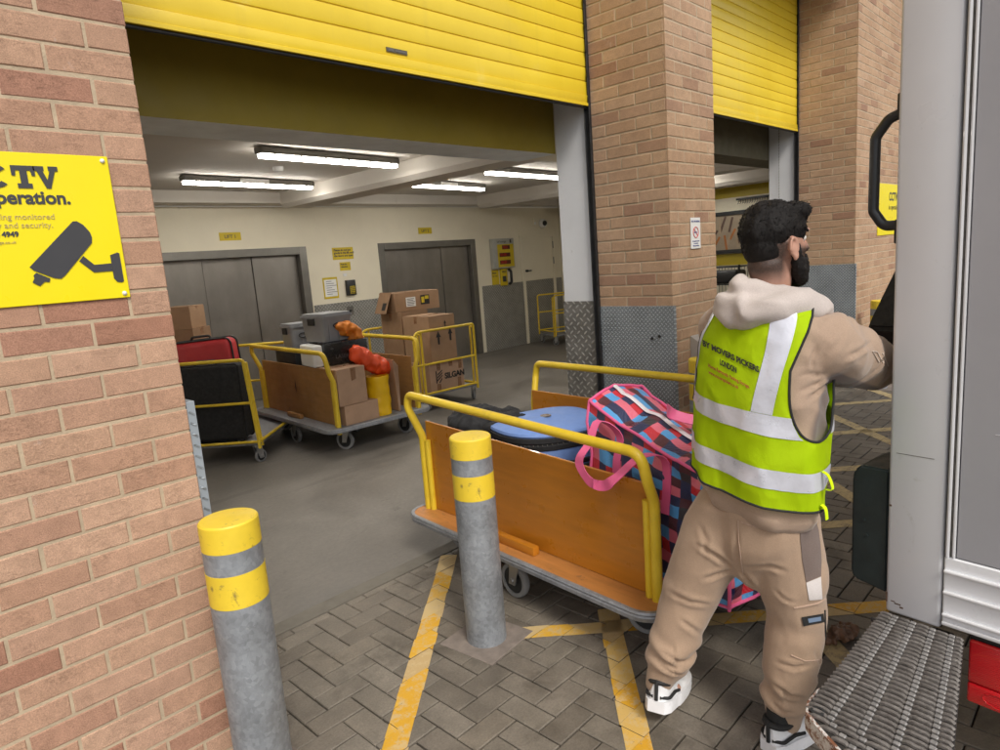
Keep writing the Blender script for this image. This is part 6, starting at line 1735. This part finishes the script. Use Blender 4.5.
for s in (-1, 1):
    ball(bb, hp(-.004, s*.074, -.018), (.010, .010, .022), HM)
    ear = [hp(-.004+.017*math.cos(a)*1.0-.004, s*(.079+.007*(1-math.cos(a))*.6), -.016+.030*math.sin(a)-.006*math.cos(a)) for a in [math.radians(200-x*17) for x in range(17)]]
    chain(bb, [(p_, .0052, Hf) for p_ in ear[::2]], 8)
    chain(bb, [(hp(-.002, s*.079, -.035), .007, Hf), (hp(-.001, s*.081, -.047), .006, Hf)], 8)
    ball(bb, hp(-.010, s*.076, -.012), (.015, .0045, .024), HM)
chain(bb, [(hp(-.030, 0, -.05), (.058, .060)), (Vector((1.983, .800, 1.50)), (.056, .058)), (Vector((1.975, .812, 1.44)), (.062, .062)), (Vector((1.965, .822, 1.38)), (.13, .085))])
chain(bb, [(Vector((1.965, .824, 1.37)), (.15, .08)), (Vector((1.955, .830, 1.22)), (.16, .09)), (Vector((1.950, .835, 1.02)), (.145, .09)), (Vector((1.952, .840, .85)), (.145, .095)), (Vector((1.96, .85, .74)), (.13, .09))])
for (h_, k_, a_) in ((HR, KR, AR), (HL, KL, AL)):
    chain(bb, [(h_, .070), (h_*.5+k_*.5, .066), (k_, .052), (k_*.6+a_*.4, .050), (a_, .034), (a_-Vector((0, 0, .05)), .032)])
    chain(bb, [(a_-Vector((0, 0, .05))+Vector((-.01, 0, 0)), (.03, .025)), (a_+Vector((.07, .0, -.075 if h_ is HR else -.085)), (.032, .018))])
for (s_0, e_0, w_0) in ((SR, ER, WR), (SL, EL, WL_)):
    chain(bb, [(s_0*.8+Vector((1.965, .824, 1.37))*.2, .055), (s_0, .052), (s_0*.5+e_0*.5, .044), (e_0, .038), (e_0*.5+w_0*.5, .036), (w_0, .026)])
def fingers(bms, w, d, pn, side, spread=1.0, curl=1.0):
    """palm and five curled fingers; d along the hand, pn out of the palm side, side towards the thumb"""
    d = d.normalized(); pn = (pn-d*pn.dot(d)).normalized(); sd = d.cross(pn).normalized()*side
    chain(bms, [(w-d*.01, (.027, .019), sd), (w+d*.035, (.036, .016), sd), (w+d*.075, (.040, .014), sd), (w+d*.088, (.038, .012), sd)], 14)
    for i, (o, ln_) in enumerate(((.029, .070), (.010, .078), (-.010, .073), (-.028, .058))):
        p = w+d*.085+sd*o; a = .5*curl; q1 = p+(d*math.cos(a)+pn*math.sin(a))*ln_*.42; a += .75*curl
        q2 = q1+(d*math.cos(a)+pn*math.sin(a))*ln_*.33; a += .6*curl; q3 = q2+(d*math.cos(a)+pn*math.sin(a))*ln_*.25
        chain(bms, [(p-d*.02, .0095, sd), (p, .0098, sd), (q1, .0090, sd), (q2, .0082, sd), (q3, .0066, sd)], 10)
    t0 = w+d*.022+sd*.030; t1 = t0+(d*.62+sd*.65+pn*.35).normalized()*.038; t2 = t1+(d*.85+sd*.1+pn*.55).normalized()*.032; t3 = t2+(d*.8-sd*.2+pn*.6).normalized()*.022
    chain(bms, [(t0-sd*.012, .012, pn), (t0, .0125, pn), (t1, .0108, pn), (t2, .0098, pn), (t3, .0075, pn)], 10)
LOADP = Vector((2.52, .66, 1.27))
fingers(bb, WR+(WR-ER).normalized()*.01, Vector((.99, -.02, .07)), Vector((0, .05, 1)), 1, curl=.16)
fingers(bb, WL_+(WL_-EL).normalized()*.01, Vector((.93, -.3, .07)), Vector((0, -.05, 1)), -1, curl=.16)
body = remesh('body', [bb], .0048, 3, None, None, man, sf=.45)
def skin():
    m, nt, b = newmat('skin'); co = objco(nt)
    n1 = noise_t(nt, co, 30, 5, .6); base = ramp(nt, n1, [(.3, (.42, .225, .16)), (.7, (.52, .29, .215))])
    at = N(nt, 'ShaderNodeAttribute', attribute_name='stubble')
    n2 = noise_t(nt, co, 420, 3, .8)
    f = mth(nt, 'MULTIPLY', at.outputs['Fac'], mth(nt, 'ADD', .55, mth(nt, 'MULTIPLY', n2, .7)), clamp=True)
    base = mix(nt, f, base, (.022, .016, .013)); ln(nt, base, b.inputs['Base Color'])
    b.inputs['Roughness'].default_value = .5; b.inputs['Subsurface Weight'].default_value = .12; b.inputs['Subsurface Radius'].default_value = (.02, .008, .004)
    bump(nt, b, n2, .15, .001); return m
body.data.materials.append(skin())
ca = body.data.color_attributes.new('stubble', 'FLOAT_COLOR', 'POINT')
for v in body.data.vertices:
    p = v.co+MO-HC; f = p.dot(Hf); z = p.z; k = 0
    back = max(0, min(1, (-.0-f)/.03))
    k = back*max(0, min(1, (z+.128)/.055))
    # side: fade in front of and above the ear
    k = max(k, max(0, min(1, (z-.010)/.02))*max(0, min(1, (.06-f)/.02)))
    if f > .0: k = max(k, max(0, min(1, (.0-z)/.02))*max(0, min(1, (f-.012)/.02))*max(0, min(1, (z+.14)/.03)))
    ra = abs(p.dot(Hr))
    if ra > .0745 and abs(f+.005) < .032 and z < .02: k = 0
    ca.data[v.index].color = (k, k, k, 1)
# eyes: lids closed to slits would not be seen; small eyeballs and brows
bm = B()
for s in (-1, 1): bmesh.ops.create_uvsphere(bm, u_segments=14, v_segments=10, radius=.0105, matrix=Matrix.Translation(hp(.069, s*.031, .012)-MO))
fin('eyes', bm, mat('eye white', (.7, .68, .65), .2), man)
bm = B()
for s in (-1, 1): bmesh.ops.create_uvsphere(bm, u_segments=12, v_segments=8, radius=.0055, matrix=Matrix.Translation(hp(.0755, s*.031, .012)-MO))
fin('irises', bm, mat('dark iris', (.03, .015, .01), .2), man)
def hairm():
    m, nt, b = newmat('black hair'); co = objco(nt)
    w_ = noise_t(nt, co, 60, 6, .75, .6, stretch=(2.2, 2.2, .6)); n2 = noise_t(nt, co, 260, 4, .8, .4, stretch=(1.6, 1.6, .5))
    ln(nt, ramp(nt, w_, [(.3, (.004, .0035, .0035)), (.75, (.014, .011, .010))]), b.inputs['Base Color']); b.inputs['Roughness'].default_value = .6; b.inputs['Specular IOR Level'].default_value = .25
    bump(nt, b, mth(nt, 'ADD', w_, mth(nt, 'MULTIPLY', n2, .7)), .6, .004); return m
HAIR = hairm()
hh = B(); ball(hh, hp(-.014, 0, .040), (.099, .079, .082), HM); ball(hh, hp(-.038, 0, -.002), (.067, .065, .068), HM); ball(hh, hp(.050, .01, .088), (.048, .056, .028), HM); ball(hh, hp(-.02, 0, .082), (.074, .066, .042), HM); ball(hh, hp(.058, .0, .072), (.034, .052, .026), HM);
def dhair(p, n):
    q = p-HC; f = q.dot(Hf); r_ = q.dot(Hr)
    k = max(0, min(1, (q.z+.02)/.06))
    return p+n*k*(.004*(1-abs(noise.noise(Vector((f*20, r_*20, q.z*10)))*2.4))+.0022*noise.noise(Vector((f*60, r_*60, q.z*40))))
hair = remesh('hair', [hh], .0045, 4, dhair, HAIR, man, sf=.45)
# short strands breaking the outline
sb = B(); rnd = random.Random(11); vs_ = hair.data.vertices; nrm = hair.data.vertex_normals
hvn = [v.normal.copy() for v in vs_]
for _ in range(2600):
    i = rnd.randrange(len(vs_)); p = vs_[i].co.copy(); q = p+MO-HC
    if q.z < -.02: continue
    n_ = hvn[i]; grow = (Hf*(.5+rnd.uniform(-.5, .5))+Hr*rnd.uniform(-.6, .6)+Vector((0, 0, -.9 if q.z < .05 else .2))); d_ = (n_*.22+(grow-n_*grow.dot(n_))*.9).normalized()
    L_s = rnd.uniform(.004, .009)*(1 if q.z > .03 else .5); w_s = Vector((rnd.uniform(-1, 1), rnd.uniform(-1, 1), rnd.uniform(-1, 1))).cross(d_).normalized()*.0006
    a = sb.verts.new(p-w_s-d_*.003); b_ = sb.verts.new(p+w_s-d_*.003); c_ = sb.verts.new(p+d_*L_s*.6+n_*.001+w_s*.6); e_ = sb.verts.new(p+d_*L_s-n_*L_s*.15)
    sb.faces.new((a, b_, c_, e_))
fin('hair_strands', sb, HAIR, hair)
bd = B()
jaw = [(.010, .070, -.010), (.014, .069, -.040), (.024, .062, -.075), (.050, .044, -.100), (.075, .0, -.110)]
pj = [hp(f, r, z) for f, r, z in jaw]+[hp(f, -r, z) for f, r, z in jaw[-2::-1]]
chain(bd, [(p_, (.013+.010*min(i, 8-i)/4, .012+.014*min(i, 8-i)/4), Zv) for i, p_ in enumerate(pj)], 14)
ball(bd, hp(.070, 0, -.085), (.034, .040, .030), HM); ball(bd, hp(.045, .046, -.072), (.034, .018, .034), HM); ball(bd, hp(.045, -.046, -.072), (.034, .018, .034), HM)
chain(bd, [(hp(.080, .030, -.055), .008, Zv), (hp(.094, .014, -.043), .008, Zv), (hp(.096, -.014, -.043), .008, Zv), (hp(.080, -.030, -.055), .008, Zv)], 10)
def dbeard(p, n): return p+n*(.004*nz(p, 60)+.003*nz(p, 140, 3))
remesh('beard', [bd], .0042, 3, dbeard, HAIR, man, sf=.45)
bm = B()
for s in (-1, 1): tube(bm, [hp(.086, s*.016, .030)-MO, hp(.084, s*.032, .036)-MO, hp(.072, s*.048, .030)-MO], [.004, .005, .003], 8)
fin('eyebrows', bm, HAIR, man)
# black soft load being lifted against the van side, held by both hands
e = empty('black_load', (2.47, .655, 1.235), math.radians(-8), 'black angular soft case held up in the man\'s hands beside the van\'s rear post', 'case')
bm = B(); prism(bm, [(.125, .045), (.15, -.005), (.20, -.028), (.60, -.028), (.60, .36), (.50, .37), (.16, .085)], -.085, .075, mtx=Matrix(((1, 0, 0, 0), (0, 0, 1, 0), (0, 1, 0, 0), (0, 0, 0, 1))))
bmesh.ops.recalc_face_normals(bm, faces=bm.faces[:]); bmesh.ops.bevel(bm, geom=bm.edges[:], offset=.012, segments=3, affect='EDGES')
fin('shell', bm, SUIT, e); bm = B(); tube(bm, [(.16, -.0865, .04), (.3, -.0865, .05), (.55, -.0865, .06)], .004, 6); fin('seam', bm, BLACK, e)
# ------------------------------------------------------------------ light and view
w = bpy.data.worlds.new('World'); scene.world = w; w.use_nodes = True
nt = w.node_tree; bg = nt.nodes['Background']
sky = nt.nodes.new('ShaderNodeTexSky'); sky.sky_type = 'NISHITA'; sky.sun_disc = False
SEL, SAZ = math.radians(48), math.radians(203)   # azimuth of the sun measured from +Y clockwise
sky.sun_elevation = SEL; sky.sun_rotation = SAZ; sky.air_density = 1.0; sky.dust_density = 3.0
hs = nt.nodes.new('ShaderNodeHueSaturation'); hs.inputs['Saturation'].default_value = .22
nt.links.new(sky.outputs[0], hs.inputs['Color']); nt.links.new(hs.outputs[0], bg.inputs['Color']); bg.inputs['Strength'].default_value = .13
sl = bpy.data.lights.new('sun', 'SUN'); so = bpy.data.objects.new('sun', sl); COL.objects.link(so)
sl.energy = 1.4; sl.angle = math.radians(16); sl.color = (1, .94, .84)
dv = Vector((math.sin(SAZ)*math.cos(SEL), math.cos(SAZ)*math.cos(SEL), math.sin(SEL)))
so.rotation_euler = dv.to_track_quat('Z', 'Y').to_euler()
vs_ = scene.view_settings; vs_.view_transform = 'Standard'; vs_.look = 'None'; vs_.exposure = 0.5; vs_.gamma = 1; vs_.use_curve_mapping = False
